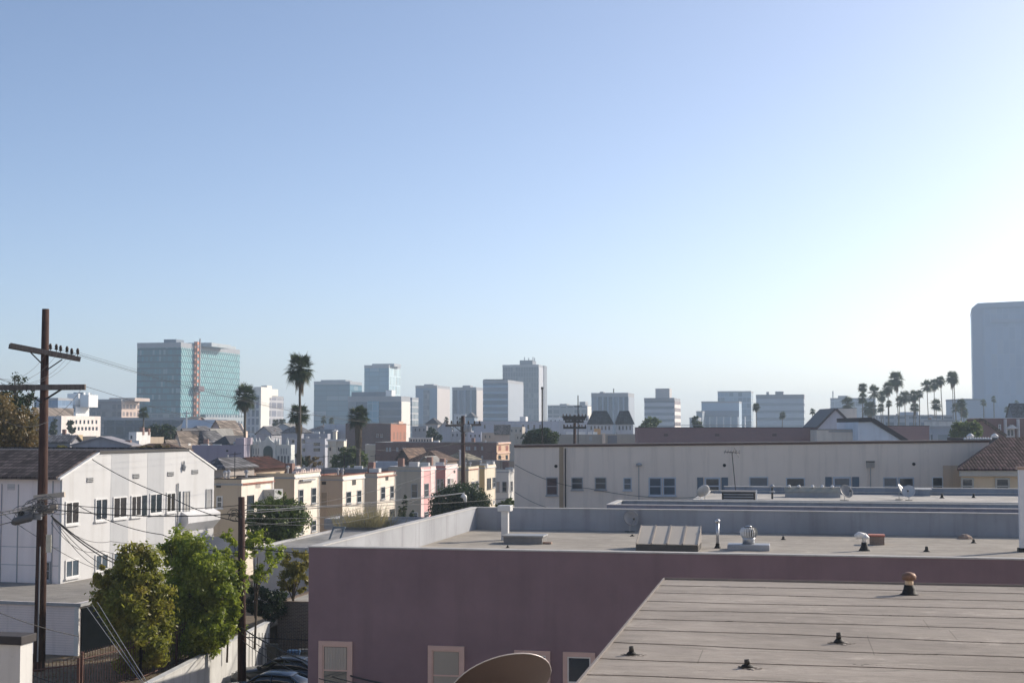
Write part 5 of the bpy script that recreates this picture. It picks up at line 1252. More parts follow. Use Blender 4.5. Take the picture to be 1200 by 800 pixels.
t14 = T('grey ribbed office block standing behind the mansard roofed building', 693, 736, 743, 460, 860, g_('rib_three', (.07, .11, .17), (.21, .28, .36), 3.2, 40, .3, .02), plain('pale_side', (.32, .36, .41)), par=2.5)
roofbox(t14, 'roof_spire', M_DARK, 718.5, 719.5, 455, 6, 7); roofbox(t14, 'penthouse', TW_EDGE, 703, 707, 458.8, 4, 10)
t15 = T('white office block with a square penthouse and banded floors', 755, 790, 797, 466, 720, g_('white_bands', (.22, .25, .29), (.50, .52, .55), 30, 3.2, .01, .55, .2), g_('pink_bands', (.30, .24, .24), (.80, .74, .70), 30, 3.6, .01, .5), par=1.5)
roofbox(t15, 'penthouse', plain('pale_penthouse', (.5, .48, .47)), 768, 784.5, 455, 4, 14)
t16 = T('tallest block of the stepped pale blue office complex at right of centre', 841, 880, 885, 458, 980, g_('pale_blue_ribs', (.17, .25, .33), (.25, .34, .43), 3, 4), None, D=25)
t16b = tower('office_block', 'middle block of the stepped pale blue office complex', 822, 866, 870, 470, 920, plain('pale_blue_panel', (.32, .42, .52), scale=.1, var=.06), None, D=25, cat='office block')
boxpx(t16b, 'dark_band', plain('band_blue', (.17, .22, .29)), 822, 866, 481, 488, 'n', .5)
for i in range(7): boxpx(t16b, 'column', plain('pale_column', (.6, .64, .68)), 823 + i * 8.2, 824.6 + i * 8.2, 488, 512, 'n', 3.0)
t16c = tower('office_block', 'lowest left step of the pale blue office complex', 816, 823, 826, 481.5, 900, plain('step_blue', (.3, .35, .4), scale=.1), None, D=20, cat='office block')
t16d = tower('office_block', 'low dull block at the left foot of the stepped complex', 808, 818, 820, 489, 860, plain('step_dull', (.24, .26, .29), scale=.1), None, D=20, cat='office block')
t17 = T('pale ribbed office block left of the gap before the palm row', 886, 942, 944, 462, 860, g_('pale_bands', (.24, .28, .33), (.44, .49, .53), 60, 4.4, .005, .62, .15), None, D=22, par=2.5)
roofbox(t17, 'penthouse', TW_EDGE, 898, 901, 459, 4, 8); roofbox(t17, 'penthouse', TW_EDGE, 908.5, 918, 458.5, 4, 12)
q = MB(); 
for i in range(34): q.box(-.3, 0, -.15, 0, 0, 2.0)
t18 = T('hazy pale tower hidden behind the left palms of the row', 973, 1026, 1033, 466, 1060, g_('hazy_grid', (.30, .34, .39), (.40, .44, .48), 5, 4.4), None, D=25)
roofbox(t18, 'penthouse', TW_EDGE, 982, 993, 463.5, 4, 14); roofbox(t18, 'roof_mast', M_GREYF, 975.4, 976.6, 458, 3, 4)
# big pale tower at the right edge
bt = at(1139, 355, 800); r = root('office_tower', 'huge pale blue slab tower cut by the right edge of the picture', 'office tower', (bt.x, 800, 0), -R(17))
H_ = bt.z; BW = 150; BG = g_('big_pale_grid', (.47, .52, .59), (.52, .56, .62), 3.2, 7.5, .12, .06, .05, .35)
MB().add([(0, 0, 0), (BW, 0, 0), (BW, 60, 0), (0, 60, 0), (0, 0, H_ - 3), (BW, 0, H_ + 1.5), (BW, 60, H_ + 1.5), (0, 60, H_ - 3)], [(0, 3, 2, 1), (4, 5, 6, 7), (0, 1, 5, 4), (1, 2, 6, 5), (2, 3, 7, 6), (3, 0, 4, 7)]).build('wall', BG, r)
MB().prism([(-.3, H_ - 3), (3, H_ - .2), (BW, H_ + 3.2), (BW, H_ - 3 + 3), (6, H_ - 3.2)], 'y', -.6, 60).build('top_band', plain('pale_top', (.5, .53, .58), scale=.05, var=.05), r)
MB().box(-.3, 5.5, -.5, 0, 0, H_ - 3.2).build('corner_pier', plain('pale_pier', (.48, .51, .56), scale=.05, var=.05), r)
MB().box(10, BW, -.6, 0, H_ - 11.5, H_ - 9.5).build('facade_band', plain('pale_pier', (.4, .43, .48)), r)
t19 = tower('office_block', 'low pale block at the foot of the huge slab tower', 1128, 1150, 1156, 467, 760, plain('foot_block', (.42, .45, .5), scale=.05, var=.05), None, rz=R(3), D=25, cat='office block')

def LB(label, xl, xc, xr, yt, d, near, right=None, rz=None, D=None, name='building', **k):
    return tower(name, label, xl, xc, xr, yt, d, near, right, rz, D, .6, cat='building', **k)
# low blocks in the haze behind the palms
t20 = LB('long hazy office building with square windows behind the palm row', 1036, 1116, 1120, 486, 560, g_('hazy_windows', (.13, .16, .2), (.34, .37, .41), 4.6, 4.6, .3, .3), None, rz=0, D=20)
roofbox(t20, 'penthouse', plain('pale_pier', (.4, .43, .48)), 1060, 1076, 482.5, 3, 10)
LB('lower bluish building with wide windows at the foot of the right palms', 1091, 1118, 1124, 499, 330, g_('wide_windows', (.10, .14, .17), (.30, .33, .38), 5, 3.4, .25, .5), None, rz=0, D=15)
LB('white eaved low building right of the palm row', 1100, 1123, 1127, 491.5, 420, stucco('hazy_white', (.6, .58, .55)), None, rz=0, D=15)

# ------------------------------------------------------------------ the middle distance
M_BRK = brick('dark_red_brick', (.17, .075, .06), (.12, .06, .055)); M_BRKL = brick('orange_brick', (.52, .20, .12), (.44, .17, .10))
M_BRK2 = brick('brown_brick', (.15, .085, .075), (.11, .07, .07)); M_WALLR = brick('weathered_red_brick', (.27, .165, .16), (.22, .145, .15), (.42, .35, .35), .26, .085)
def S(n, c, **k): return stucco(n, c, .08, .35, **k)
def H(label, xl, xc, yt, d, wall, **k):
    k.setdefault('D', 9); return rect_house('house', label, 'house', xl, xc, yt, d, wall=wall, **k)
def Bd(label, xl, xc, yt, d, wall, **k):
    k.setdefault('D', 14); return rect_house('building', label, 'building', xl, xc, yt, d, wall=wall, **k)
def wins(r, xs, y0, y1, w_, face='n', **k):
    for x in xs: wpx(r, x, x + w_, y0, y1, face, **k)
bare = dict(style='bare', gl=M_GLASS)
# arcaded white building far left
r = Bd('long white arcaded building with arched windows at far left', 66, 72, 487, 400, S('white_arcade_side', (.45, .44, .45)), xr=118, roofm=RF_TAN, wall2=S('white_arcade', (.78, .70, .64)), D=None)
MB().prism([(0, 0), (0, 2.4), (META[r.name][3], 2.4), (META[r.name][3], 0)], 'x', -9, -8.8).build('roof_edge', RF_TAN, r, loc=(0, 0, META[r.name][0].z))
wins(r, [79 + 4.7 * i for i in range(8)], 492, 496.5, 2.0, 'r', **bare); wins(r, [91 + 4.2 * i for i in range(6)], 500, 504, 2.4, 'r', **bare)
Bd('ochre low building with a dark roof line under the arcaded building', 57, 89, 509.5, 250, S('ochre_low', (.48, .37, .22)), rz=0, roofm=RF_BROWN)
H('pale lit low house right of the ochre one, under the arcaded building', 93, 113, 511, 255, S('pale_low', (.55, .5, .42)), rz=0)
H('cluttered grey roofed house behind the white building\'s ridge at left', 55, 82, 518, 170, S('grey_house_a', (.26, .26, .28)), rz=0, D=12, roof='gable_x', rise=.7, roofm=RF_SLATE)
r = H('grey stucco house with a long slanting brown roof edge', 84, 160, 533, 150, S('grey_house_b', (.30, .30, .33)), rz=0, D=14, roofm=RF_GREY, par=.1)
H('grey gabled house wall behind the slanting brown edge', 84, 152, 522, 164, S('grey_house_c', (.36, .36, .39)), rz=0, D=10, roof='gable_y', rise=.9, roofm=plain('lilac_grey_roof', (.26, .25, .27), .8))
H('small peach chimney block rising over the grey roofs at far left', 80, 84.5, 512, 172, S('peach_block', (.62, .5, .38)), rz=0, D=1.5)
H('brown roofed bungalow straight behind the white building\'s ridge', 148, 214, 529, 160, S('brown_house', (.33, .25, .2)), rz=0, D=7, roof='hip', rise=.9, roofm=RF_BROWN)
r = H('white ornate tower house with a stepped top beside the dark mound tree', 151, 160, 506, 240, S('white_ornate', (.74, .72, .69)), D=5, roof='flat'); wpx(r, 153, 155, 510, 514, 'n', **bare)
H('white base wing of the ornate tower house', 148, 163, 516, 238, S('white_ornate', (.74, .72, .69)), D=4)
H('tan house with a dark gallery right of the ornate tower', 160, 173, 512, 245, S('tan_gallery', (.45, .37, .28)), D=6, roofm=RF_TAN)
H('brown ribbed house with a gable left of the peach wall', 196, 204, 505, 330, S('brown_gable', (.25, .17, .15)), D=12, xr=None)
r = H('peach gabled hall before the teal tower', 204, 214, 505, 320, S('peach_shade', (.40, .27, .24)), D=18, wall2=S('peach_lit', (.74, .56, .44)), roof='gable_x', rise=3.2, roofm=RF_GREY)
Bd('long pale blue roofed warehouse before the teal tower', 214, 262, 501.5, 300, S('warehouse_grey', (.33, .36, .40)), rz=0, D=16, roof='gable_x', rise=1.6, roofm=plain('pale_blue_roof', (.42, .48, .54), .5, scale=.4))
r = H('peach stucco house with a curved parapet right of the warehouse', 262, 286, 505, 290, S('peach_curved', (.70, .55, .45)), rz=0, D=10)
c_, _, W_, _, _ = META[r.name]; q = MB(); q.prism([(-W_, 0), (-W_ * .85, 1.9), (-W_ * .6, 1.5), (-W_ * .5, .9), (-W_ * .38, 1.8), (-W_ * .15, 1.5), (0, 0)], 'y', 0, .6); q.build('curved_parapet', S('peach_curved', (.7, .55, .45)), r, loc=(0, 0, c_.z))
wpx(r, 277, 279, 506, 510, 'n', **bare)
for i, (xl, xc, y, d, cc, rise, rm, lab) in enumerate((
    (205, 222, 519, 225, (.62, .50, .42), 2.2, RF_SLATE, 'grey roofed gabled house with a peach flank, first of the little cluster'),
    (222, 240, 519.5, 220, (.60, .50, .43), 2.0, RF_SLATE, 'grey roofed gabled house in the middle of the little cluster'),
    (240, 253, 519, 232, (.55, .47, .42), 2.2, RF_GREY, 'grey roofed gabled house at the right of the little cluster'),
    (213, 236, 509, 262, (.46, .40, .36), 1.6, RF_SLATE, 'wide slate roofed house behind the little cluster'),
    (244, 262, 508, 250, (.50, .40, .38), 2.2, RF_TAN, 'house with a tan gable and a round dark opening'),
    (252, 268, 520, 210, (.10, .10, .12), 1.2, RF_DARK, 'house with a black hipped roof above the lilac wall'),
    (300, 318, 508, 330, (.40, .40, .43), 1.6, RF_SLATE, 'slate roofed house left behind the gothic front'),
    (330, 350, 507, 320, (.35, .36, .40), 1.6, RF_SLATE, 'slate roofed house right behind the gothic front'),
    (318, 345, 503, 380, (.42, .43, .46), 1.5, RF_GREY, 'grey roofed house below the small shaggy palms'),
    (360, 385, 505, 360, (.45, .46, .49), 1.5, RF_SLATE, 'slate roofed house right of the tall double palm'))):
    r = H(lab, xl, xc, y, d, S('cluster_%d' % i, cc), D=8, roof='gable_y' if i % 2 == 0 else 'hip', rise=rise, roofm=rm)
H('small lit gable end with a tan roof at the left of the little cluster', 203, 212, 520, 214, S('lit_gable', (.74, .6, .5)), D=8, roof='gable_y', rise=1.8, roofm=RF_TAN)
H('small bright gable end above the brown roof', 190, 198, 527, 190, S('bright_gable', (.74, .68, .6)), D=3, roof='gable_y', rise=1.2, roofm=RF_TAN)
r = Bd('long lilac grey stucco wall building behind the white building', 225, 286, 521.5, 185, stucco('lilac_stucco', (.33, .30, .36), .06, .35), rz=0, D=18, roofm=RF_GREY)
wpx(r, 265, 267.5, 527, 529, 'n', **bare); boxpx(r, 'roof_step', S('lilac_block', (.4, .35, .4)), 276, 286, 513, 521, 'n', .0, 6)
# hipped house in front
H('dark hipped roof house with a red tiled flank behind the first tan house', 262, 296, 551, 122, S('dark_hip_wall', (.3, .22, .18)), D=8, roof='hip', rise=1.1, roofm=tiles('dark_red_tiles', (.055, .022, .018)))
H('grey shingled low roof between the white building and the dark hip', 236, 262, 550, 112, S('shingle_wall', (.4, .36, .33)), D=6, roof='hip', rise=.9, roofm=RF_SLATE)
Bd('low pinkish flat roofed block with posts below the gothic front', 300, 346, 546, 165, S('pinkish_low', (.42, .33, .30)), rz=0, D=6, roofm=RF_TAN)
Bd('dark flat roofed building with clutter behind the cream house fronts', 345, 480, 549.5, 170, S('dark_flat', (.22, .22, .23)), rz=0, D=30, roofm=RF_DARK, cap=M_GREYF)
# gothic white front
gw = Bd('white building with a gothic arch window and spiky parapet', 288, 341, 521, 232, S('gothic_white', (.66, .68, .64)), rz=0, D=12)
c_, _, W_, _, _ = META[gw.name]; sgw = lambda px: at(px, 530, 232).x - c_.x
zr_ = lambda py: zat(py, 232)
M_GOTH = S('gothic_white', (.66, .68, .64))
q = MB(); q.prism([(sgw(304), zr_(521)), (sgw(306), zr_(517)), (sgw(311), zr_(515)), (sgw(313), zr_(511)), (sgw(315), zr_(511)), (sgw(317), zr_(515)), (sgw(321), zr_(518)), (sgw(323), zr_(521))], 'y', -.3, .3); q.build('front_gable', M_GOTH, gw)
MB().box(sgw(304), sgw(323), -.3, -.002, 0, zr_(521) - .002).build('front_bay', M_GOTH, gw)
cx_, hw = sgw(314.5), sgw(320) - sgw(314.5); q = [(cx_ - hw, zr_(540))]
for k in range(13):
    a = math.pi * k / 12; q.append((cx_ - hw * math.cos(a), zr_(529) + (zr_(522) - zr_(529)) * math.sin(a) ** .8))
q.append((cx_ + hw, zr_(540))); MB().prism(q, 'y', -.36, -.302).build('arch_window', glass('green_arch_glass', (.04, .07, .07), .2), gw)
MB().box(cx_ - hw, cx_ + hw, -.5, -.302, zr_(546), zr_(540.5)).build('arch_sill', M_WHITE, gw)
for px in (296, 300, 304, 323, 326.5, 337):
    MB().lathe([(.22, 0), (.22, .5), (.02, 1.2)], sgw(px), -.1, 6).build('finial', M_GOTH, gw, loc=(0, 0, zr_(521)))
for px in (289.5, 293, 297, 301, 305, 325.5, 329.5, 333, 337): MB().box(sgw(px), sgw(px + 1.9), -.06, -.002, zr_(547), zr_(534)).build('window', M_GLASSB if px > 320 else M_GLASS, gw)
for px in (296.5, 299.5, 302.5, 329, 332, 335): MB().box(sgw(px), sgw(px) + .18, -.05, -.002, zr_(532), zr_(525)).build('slit', M_GREYF, gw)
MB().box(sgw(293.5), sgw(294.6), -.4, 0, 0, zr_(522)).build('downspout', M_DARK, gw)
# pale apartment block
r = Bd('pale grey apartment block with dark windows behind the tallest palm', 338, 381, 514, 248, S('pale_apartment', (.42, .43, .48)), rz=0, D=14, roofm=RF_GREY, cap=M_GREYF)
for x, y in ((342, 515), (342, 525), (354.5, 515), (354.5, 525), (357, 534), (348, 534)): wpx(r, x, x + 3, y, y + 4, 'n', **bare)
for y in (518.5, 525): wpx(r, 367.5, 375, y, y + 3.6, 'n', **bare)
H('grey roof level behind the pale apartment block', 356, 384, 508, 262, S('grey_level', (.35, .36, .4)), rz=0, D=8)
r = H('cream house with a slim square turret and white balconies', 384, 403, 516, 235, S('cream_turret', (.72, .66, .56)), rz=0, D=9, roofm=RF_PALE, cap=S('cream_turret', (.72, .66, .56)))
boxpx(r, 'turret', S('cream_turret', (.72, .66, .56)), 390.5, 394, 505, 545, 'n', .5, 1.2); boxpx(r, 'turret_cap', M_WHITE, 389.5, 395, 504, 505.5, 'n', .7, 1.4)
boxpx(r, 'balcony', M_WHITE, 382, 386, 521, 524, 'n', .8); boxpx(r, 'eave', M_WHITE, 383, 406.5, 514.5, 516.5, 'n', .6); 
for x in (386, 396, 400): wpx(r, x, x + 1.8, 524, 528, 'n', **bare)
H('cream house right of the stout palm with a flat white eave', 428, 441, 521, 270, S('cream_side', (.66, .58, .45)), rz=0, D=9, cap=M_WHITE)
# brick blocks
r = Bd('dark brown brick block with a bright orange side, behind the stout palm', 405, 458, 496, 330, M_BRK2, xr=476, roofm=RF_DARK, wall2=M_BRKL, D=None, cap=M_GREYF)
for x in (441, 446): wpx(r, x, x + 2.5, 508, 512, 'n', style='sash', fr=M_GREYF)
for x in (461, 465, 468.5, 473): wpx(r, x, x + 1.8, 506, 515, 'r', style='bare', gl=plain('brick_shadow', (.25, .12, .08)))
boxpx(r, 'parapet_block', S('orange_cap', (.7, .5, .4)), 466, 471, 493.5, 496.5, 'r', .3, 1)
H('white roofed row with tiny dormers left of the dark brown brick block', 380, 410, 497, 345, S('dormer_white', (.6, .6, .62)), rz=0, D=9, roofm=RF_DARK, cap=M_WHITE)
H('grey clutter roofed house further left of the brick block', 366, 392, 503, 340, S('clutter_grey', (.3, .31, .34)), rz=0, D=9, roofm=RF_DARK)
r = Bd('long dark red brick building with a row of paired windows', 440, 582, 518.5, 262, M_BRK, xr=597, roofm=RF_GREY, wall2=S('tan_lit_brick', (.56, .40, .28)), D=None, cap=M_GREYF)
for x in (452.5, 456, 464.5, 471, 474): wpx(r, x, x + 2.2, 524, 528.5, 'n', style='sash', fr=M_GREYF, t=.15)
for x in (546, 549, 556, 564): wpx(r, x, x + 2, 523, 526.5, 'n', style='sash', fr=M_GREYF, t=.15); wpx(r, x, x + 2, 533.5, 537, 'n', style='sash', fr=M_GREYF, t=.15)
for x in (584, 592.5): wpx(r, x, x + 3, 522, 528, 'r', style='bare', gl=plain('red_window', (.25, .08, .06), .5)); wpx(r, x, x + 2.6, 533, 538, 'r', **bare)
boxpx(r, 'cornice', S('orange_cap', (.7, .5, .4)), 582, 597, 518, 520, 'r', .3); boxpx(r, 'belt_course', S('orange_cap', (.7, .5, .4)), 582, 597, 529.5, 531, 'r', .15)
r = Bd('small colonnaded cream building above the long red brick one', 479, 506, 513, 300, S('cream_colonnade', (.62, .54, .47)), rz=0, D=8, cap=M_WHITE)
for i in range(8): wpx(r, 481 + i * 3.2, 482.6 + i * 3.2, 514.5, 518, 'n', **bare)
H('house with a tan hip roof and dark dormers in front of the red brick building', 478, 518, 541, 200, S('tan_hip_wall', (.28, .22, .18)), D=8, roof='hip', rise=1.5, roofm=RF_BROWN)
H('house with a grey gable roof piece before the tan hip roof', 488, 508, 545, 185, S('grey_gable_wall', (.34, .28, .22)), D=5, roof='gable_y', rise=1.0, roofm=RF_GREY)
H('dark gabled house with black eaves left of the tan hip roof', 462, 482, 542, 205, S('black_eaves', (.14, .11, .10)), D=10, roof='gable_y', rise=1.9, roofm=RF_BROWN)
H('low olive hip roof between the tan roof and the central pole', 518, 548, 540, 226, S('olive_wall', (.3, .26, .2)), D=8, roof='hip', rise=1.4, roofm=tiles('olive_shingles', (.22, .20, .15)))
H('thin white chimney slab beside the central utility pole', 538.5, 541, 527, 215, M_WHITE, rz=0, D=.5, name_=None) if False else None
r = root('chimney_slab', 'thin white chimney slab beside the central utility pole', 'chimney', (at(539.6, 530, 214).x, 214, 0), 0)
MB().box(-.18, .18, 0, .6, 0, zat(528, 214)).build('shaft', M_WHITE, r); MB().box(-.24, .24, -.05, .66, zat(528, 214), zat(528, 214) + .15).build('cap', M_WHITE, r)
H('silvery metal roofed shed among the dark trees', 437, 466, 541, 178, S('shed_silver', (.36, .40, .46)), rz=0, D=4, roofm=plain('silver_roof', (.45, .5, .56), .4, .3))
# pale long building in the middle and its neighbours
r = Bd('long pale lilac apartment building with few dark windows below the tallest tower', 556, 658, 493.5, 470, S('pale_lilac', (.45, .45, .50)), rz=0, D=18, cap=M_GREYF)
for x in (567, 583, 589.5, 612, 618, 625, 632): wpx(r, x, x + 2, 497.5, 502, 'n', **bare)
r = Bd('right wing of the pale lilac building, with a white cornice', 655, 697, 493, 440, S('pale_wing', (.48, .48, .52)), rz=0, D=12, cap=M_WHITE)
for x in (660, 671, 678): wpx(r, x, x + 2, 497, 501, 'n', **bare)
for i, (xl, xc, y, d, cc, rf, rm, lab) in enumerate((
    (483, 500, 499, 430, (.33, .32, .33), 'flat', RF_DARK, 'brown grey apartment block under the pale blank walled tower'),
    (499, 513, 497, 445, (.36, .34, .34), 'hip', RF_DARK, 'grey hip roofed house under the pale blank walled tower'),
    (513, 530, 502, 420, (.42, .42, .45), 'gable_y', RF_SLATE, 'grey gabled house left of the central pole top'),
    (527, 550, 505, 380, (.40, .40, .42), 'flat', RF_GREY, 'pale grey block straight behind the central pole'),
    (548, 564, 506, 350, (.50, .50, .55), 'flat', RF_GREY, 'lilac white house right of the central pole'),
    (565, 580, 507, 360, (.42, .36, .30), 'flat', RF_GREY, 'tan house with dark round windows right of the central pole'),
    (580, 597, 508, 350, (.55, .44, .36), 'gable_x', RF_TAN, 'peach house above the red brick building\'s right end'),
    (596, 612, 500, 400, (.42, .38, .33), 'flat', RF_BROWN, 'tan block with a lit peach edge left of the dark tree'),
    (603, 622, 508, 330, (.40, .36, .31), 'flat', RF_GREY, 'low tan house left of the dark rounded tree'),
    (546, 556, 489, 560, (.30, .36, .42), 'hip', RF_SLATE, 'blue grey roofed house with a sharp gable behind the pole'),
    (532, 546, 485, 600, (.60, .60, .6), 'flat', RF_GREY, 'white block rising behind the top of the central pole'),
    (609, 616, 488, 560, (.75, .72, .7), 'flat', RF_GREY, 'small bright white cube at the foot of the tallest tower'),
    (674, 690, 487, 520, (.55, .56, .58), 'flat', RF_GREY, 'pale block behind the double crossarm pole'),
    (688, 712, 498, 400, (.40, .40, .42), 'flat', RF_GREY, 'grey block below the left mansard roof'),
    (642, 660, 489, 540, (.66, .67, .69), 'flat', RF_GREY, 'white low block right of the tallest tower\'s foot'),
    (598, 603, 502, 420, (.62, .50, .38), 'flat', RF_GREY, 'narrow peach house end left of the dark tree'))):
    r = H(lab, xl, xc, y, d, S('mid_%d' % i, cc), D=9, roof=rf, rise=2.0, roofm=rm, rz=-R(6) if i % 2 else 0)
    if rf == 'flat' and xc - xl > 11:
        for x in range(int(xl) + 3, int(xc) - 2, 5): wpx(r, x, x + 1.5, y + 3, y + 6, 'n', **bare)
r = H('orange block among the poles above the cream wall', 697, 704, 502, 340, S('orange_block', (.62, .36, .17)), rz=0, D=5)
for nm, xl, xc, d in (('left mansard roofed white building with dark slate slopes', 690, 718, 380), ('right mansard roofed white building with dark slate slopes', 723, 742, 385)):
    r = Bd(nm, xl, xc, 497, d, S('mansard_white', (.50, .51, .54)), rz=0, D=11)
    c_, _, W_, D_, _ = META[r.name]; hgt = zat(481, d) - c_.z; q = MB()
    b0 = [(-W_ - .4, -.4, c_.z), (.4, -.4, c_.z), (.4, D_ + .4, c_.z), (-W_ - .4, D_ + .4, c_.z), (-W_ * .80, 1.8, c_.z + hgt), (-W_ * .22, 1.8, c_.z + hgt), (-W_ * .22, D_ - 1.5, c_.z + hgt), (-W_ * .80, D_ - 1.5, c_.z + hgt)]
    q.add(b0, [(0, 3, 2, 1), (4, 5, 6, 7), (0, 1, 5, 4), (1, 2, 6, 5), (2, 3, 7, 6), (3, 0, 4, 7)]); q.build('mansard_roof', tiles('dark_mansard', (.06, .065, .075), .5, .5), r)
    for k in range(int((xc - xl) / 4.2)): wpx(r, xl + 2 + k * 4.2, xl + 3.7 + k * 4.2, 499, 503.5, 'n', **bare)
r = Bd('tan utility wall building directly above the cream wall, with a bright door', 637, 706, 509, 290, S('tan_wall_one', (.34, .31, .27)), rz=0, D=10, roofm=RF_DARK); wpx(r, 690.5, 694, 511, 516.5, 'n', style='bare', gl=M_GREYF)
r = Bd('tan wall building with a blue grey gate right of the bright door', 710, 748, 508.5, 295, S('tan_wall_two', (.31, .29, .26)), rz=0, D=10, roofm=RF_DARK); wpx(r, 712, 723, 510, 522, 'n', style='bare', gl=plain('blue_gate', (.11, .13, .17)))
H('bright peach door pier between the two tan wall buildings', 706, 709.5, 507.5, 289, S('peach_pier', (.7, .55, .42)), rz=0, D=3)
for i, (a, b) in enumerate(((664, 676), (678, 686), (690, 694), (696, 700))):
    H(('white parked awning left of the double crossarm pole', 'bright white roof piece behind the double crossarm pole', 'small white roof piece right of the double crossarm pole', 'tiny white roof piece right of the small one')[i], a, b, 506, 310 + i, M_WHITE, rz=0, D=3)
# brick wall buildings at right
r = Bd('long weathered red brick building along the top of the cream wall', 747, 957, 501, 190, M_WALLR, rz=0, D=20, roofm=RF_DARK, cap=M_DARK)
for x in (778, 838, 905): wpx(r, x, x + 5, 508, 511, 'n', style='bare', gl=brick('bricked_up', (.13, .08, .08), (.11, .07, .07)))
boxpx(r, 'roof_rail', M_GREYF, 790, 880, 497.6, 498.2, 'n', .0, .1)
r2 = Bd('darker red brick building right of the light blue gable', 1040, 1089, 499, 200, M_WALLR, rz=0, D=16, roofm=RF_DARK, cap=M_DARK)
r = Bd('beige plastered block between the long brick building and the blue gable', 957, 1007, 503.5, 186, S('beige_block', (.68, .62, .54)), rz=0, D=16, roofm=RF_DARK, cap=M_DARK); boxpx(r, 'grey_band', M_GREYF, 971, 1005, 504.5, 506, 'n', .1)
def gableform(name, label, cat, poly, d, D, wall, roofm, edge=None, wm=.35):
    b = at(poly[0][0], 520, d); P = [(at(x, y, d).x - b.x, zat(y, d)) for x, y in poly]
    P = [(P[0][0], 0), (P[-1][0], 0)][::1][:0] + P
    r = root(name, label, cat, (b.x, d, 0)); MB().prism([(P[0][0], 0)] + P + [(P[-1][0], 0)], 'y', 0, D).build('wall', wall, r)
    q = MB()
    for a, c2 in zip(P[:-1], P[1:]):
        n_ = Vector((-(c2[1] - a[1]), c2[0] - a[0])).normalized() * wm
        q.prism([(a[0], a[1] + .01), (c2[0], c2[1] + .01), (c2[0] + n_.x, c2[1] + n_.y + .01), (a[0] + n_.x, a[1] + n_.y + .01)], 'y', -.3, D)
    q.build('roof', roofm, r); return r
gableform('house', 'light blue gable house with a thick dark sloping roof edge', 'house', [(1005.5, 494.5), (1021, 494), (1061, 519)], 183, 12, S('light_blue_gable', (.62, .68, .74)), plain('dark_roof_edge', (.05, .045, .05), .8), wm=.55)
gableform('house', 'beige and grey triangular roofed house left of the light blue gable', 'house', [(957, 503), (975, 484), (979, 480), (1001, 502)], 215, 10, S('grey_triangle', (.60, .60, .63)), plain('thin_dark_edge', (.10, .09, .09)), wm=.3)
Bd('tall beige block wall behind the triangular roof', 979, 1004, 478.5, 226, S('beige_tall', (.74, .68, .60)), rz=0, D=9, cap=M_DARK)
H('grey stucco wing left of the triangular roof', 965, 978, 489, 232, S('grey_wing', (.6, .6, .63)), rz=0, D=8, cap=M_GREYF)
# portico house at right
r = Bd('red brick house with a white columned portico at the right edge', 1147, 1240, 490, 260, brick('portico_brick', (.24, .10, .09), (.19, .09, .085)), rz=0, D=14, roofm=RF_GREY, cap=M_WHITE)
for x in (1176, 1191): boxpx(r, 'column', M_WHITE, x, x + 1.5, 491, 512, 'n', 1.2)
q = [(1177, 502), (1184, 497.5), (1191, 502)]; c_, _, W_, _, _ = META[r.name]
MB().prism([(at(x, y, 260).x - c_.x, zat(y, 260)) for x, y in q], 'y', -1.3, -.1).build('pediment', M_WHITE, r)
wpx(r, 1179, 1189, 502, 512, 'n', style='slide', fr=M_WHITE, t=.25); wpx(r, 1157, 1160, 500, 507, 'n', style='sash', fr=M_WHITE, t=.15); wpx(r, 1170, 1173, 497, 505, 'n', style='sash', fr=M_WHITE, t=.15)
gableform('house', 'dark brown sloping gable left of the white columned portico', 'house', [(1146, 494), (1150, 493), (1178, 512)], 250, 6, brick('portico_brick', (.24, .10, .09), (.19, .09, .085)), RF_BROWN, wm=.5)
H('dark slate roof at the right edge behind the portico house', 1188, 1240, 487, 300, S('slate_right', (.2, .22, .26)), rz=0, D=12, roof='gable_x', rise=2.5, roofm=RF_SLATE)
q = at(1090, 518, 150); 
r = root('roof_sheet', 'dark low roof with white bits at the right end of the cream wall', 'building', (at(1132, 518, 140).x, 140, 0)); MB().box(0, 5.5, 0, 6, 0, zat(513, 140)).build('wall', RF_DARK, r)
for k in (.6, 3.0): MB().lathe([(.35, 0), (.4, .2), (.1, .45)], k, .5, 10).build('white_vent', M_WHITE, r, loc=(0, 0, zat(513, 140)))
r = root('tiled_edge', 'row of white scalloped tiles along the right end of the cream wall', 'coping', (at(1130, 518, 104.9).x, 104.9, zr + .165))
for k in range(11): MB().lathe([(.09, 0), (.09, .12), (.03, .2)], .1 + k * .19, .15, 8).build('tile', M_WHITE, r, True)

for i, nm in enumerate(('building', 'building.002', 'building.004', 'building.006', 'building.008', 'building.010', 'building.012', 'house.003', 'house.006', 'house.012', 'house.018', 'house.022', 'house.026')):
    if nm in META and nm in bpy.data.objects: clutter(bpy.data.objects[nm], 5, .55, 90 + i)
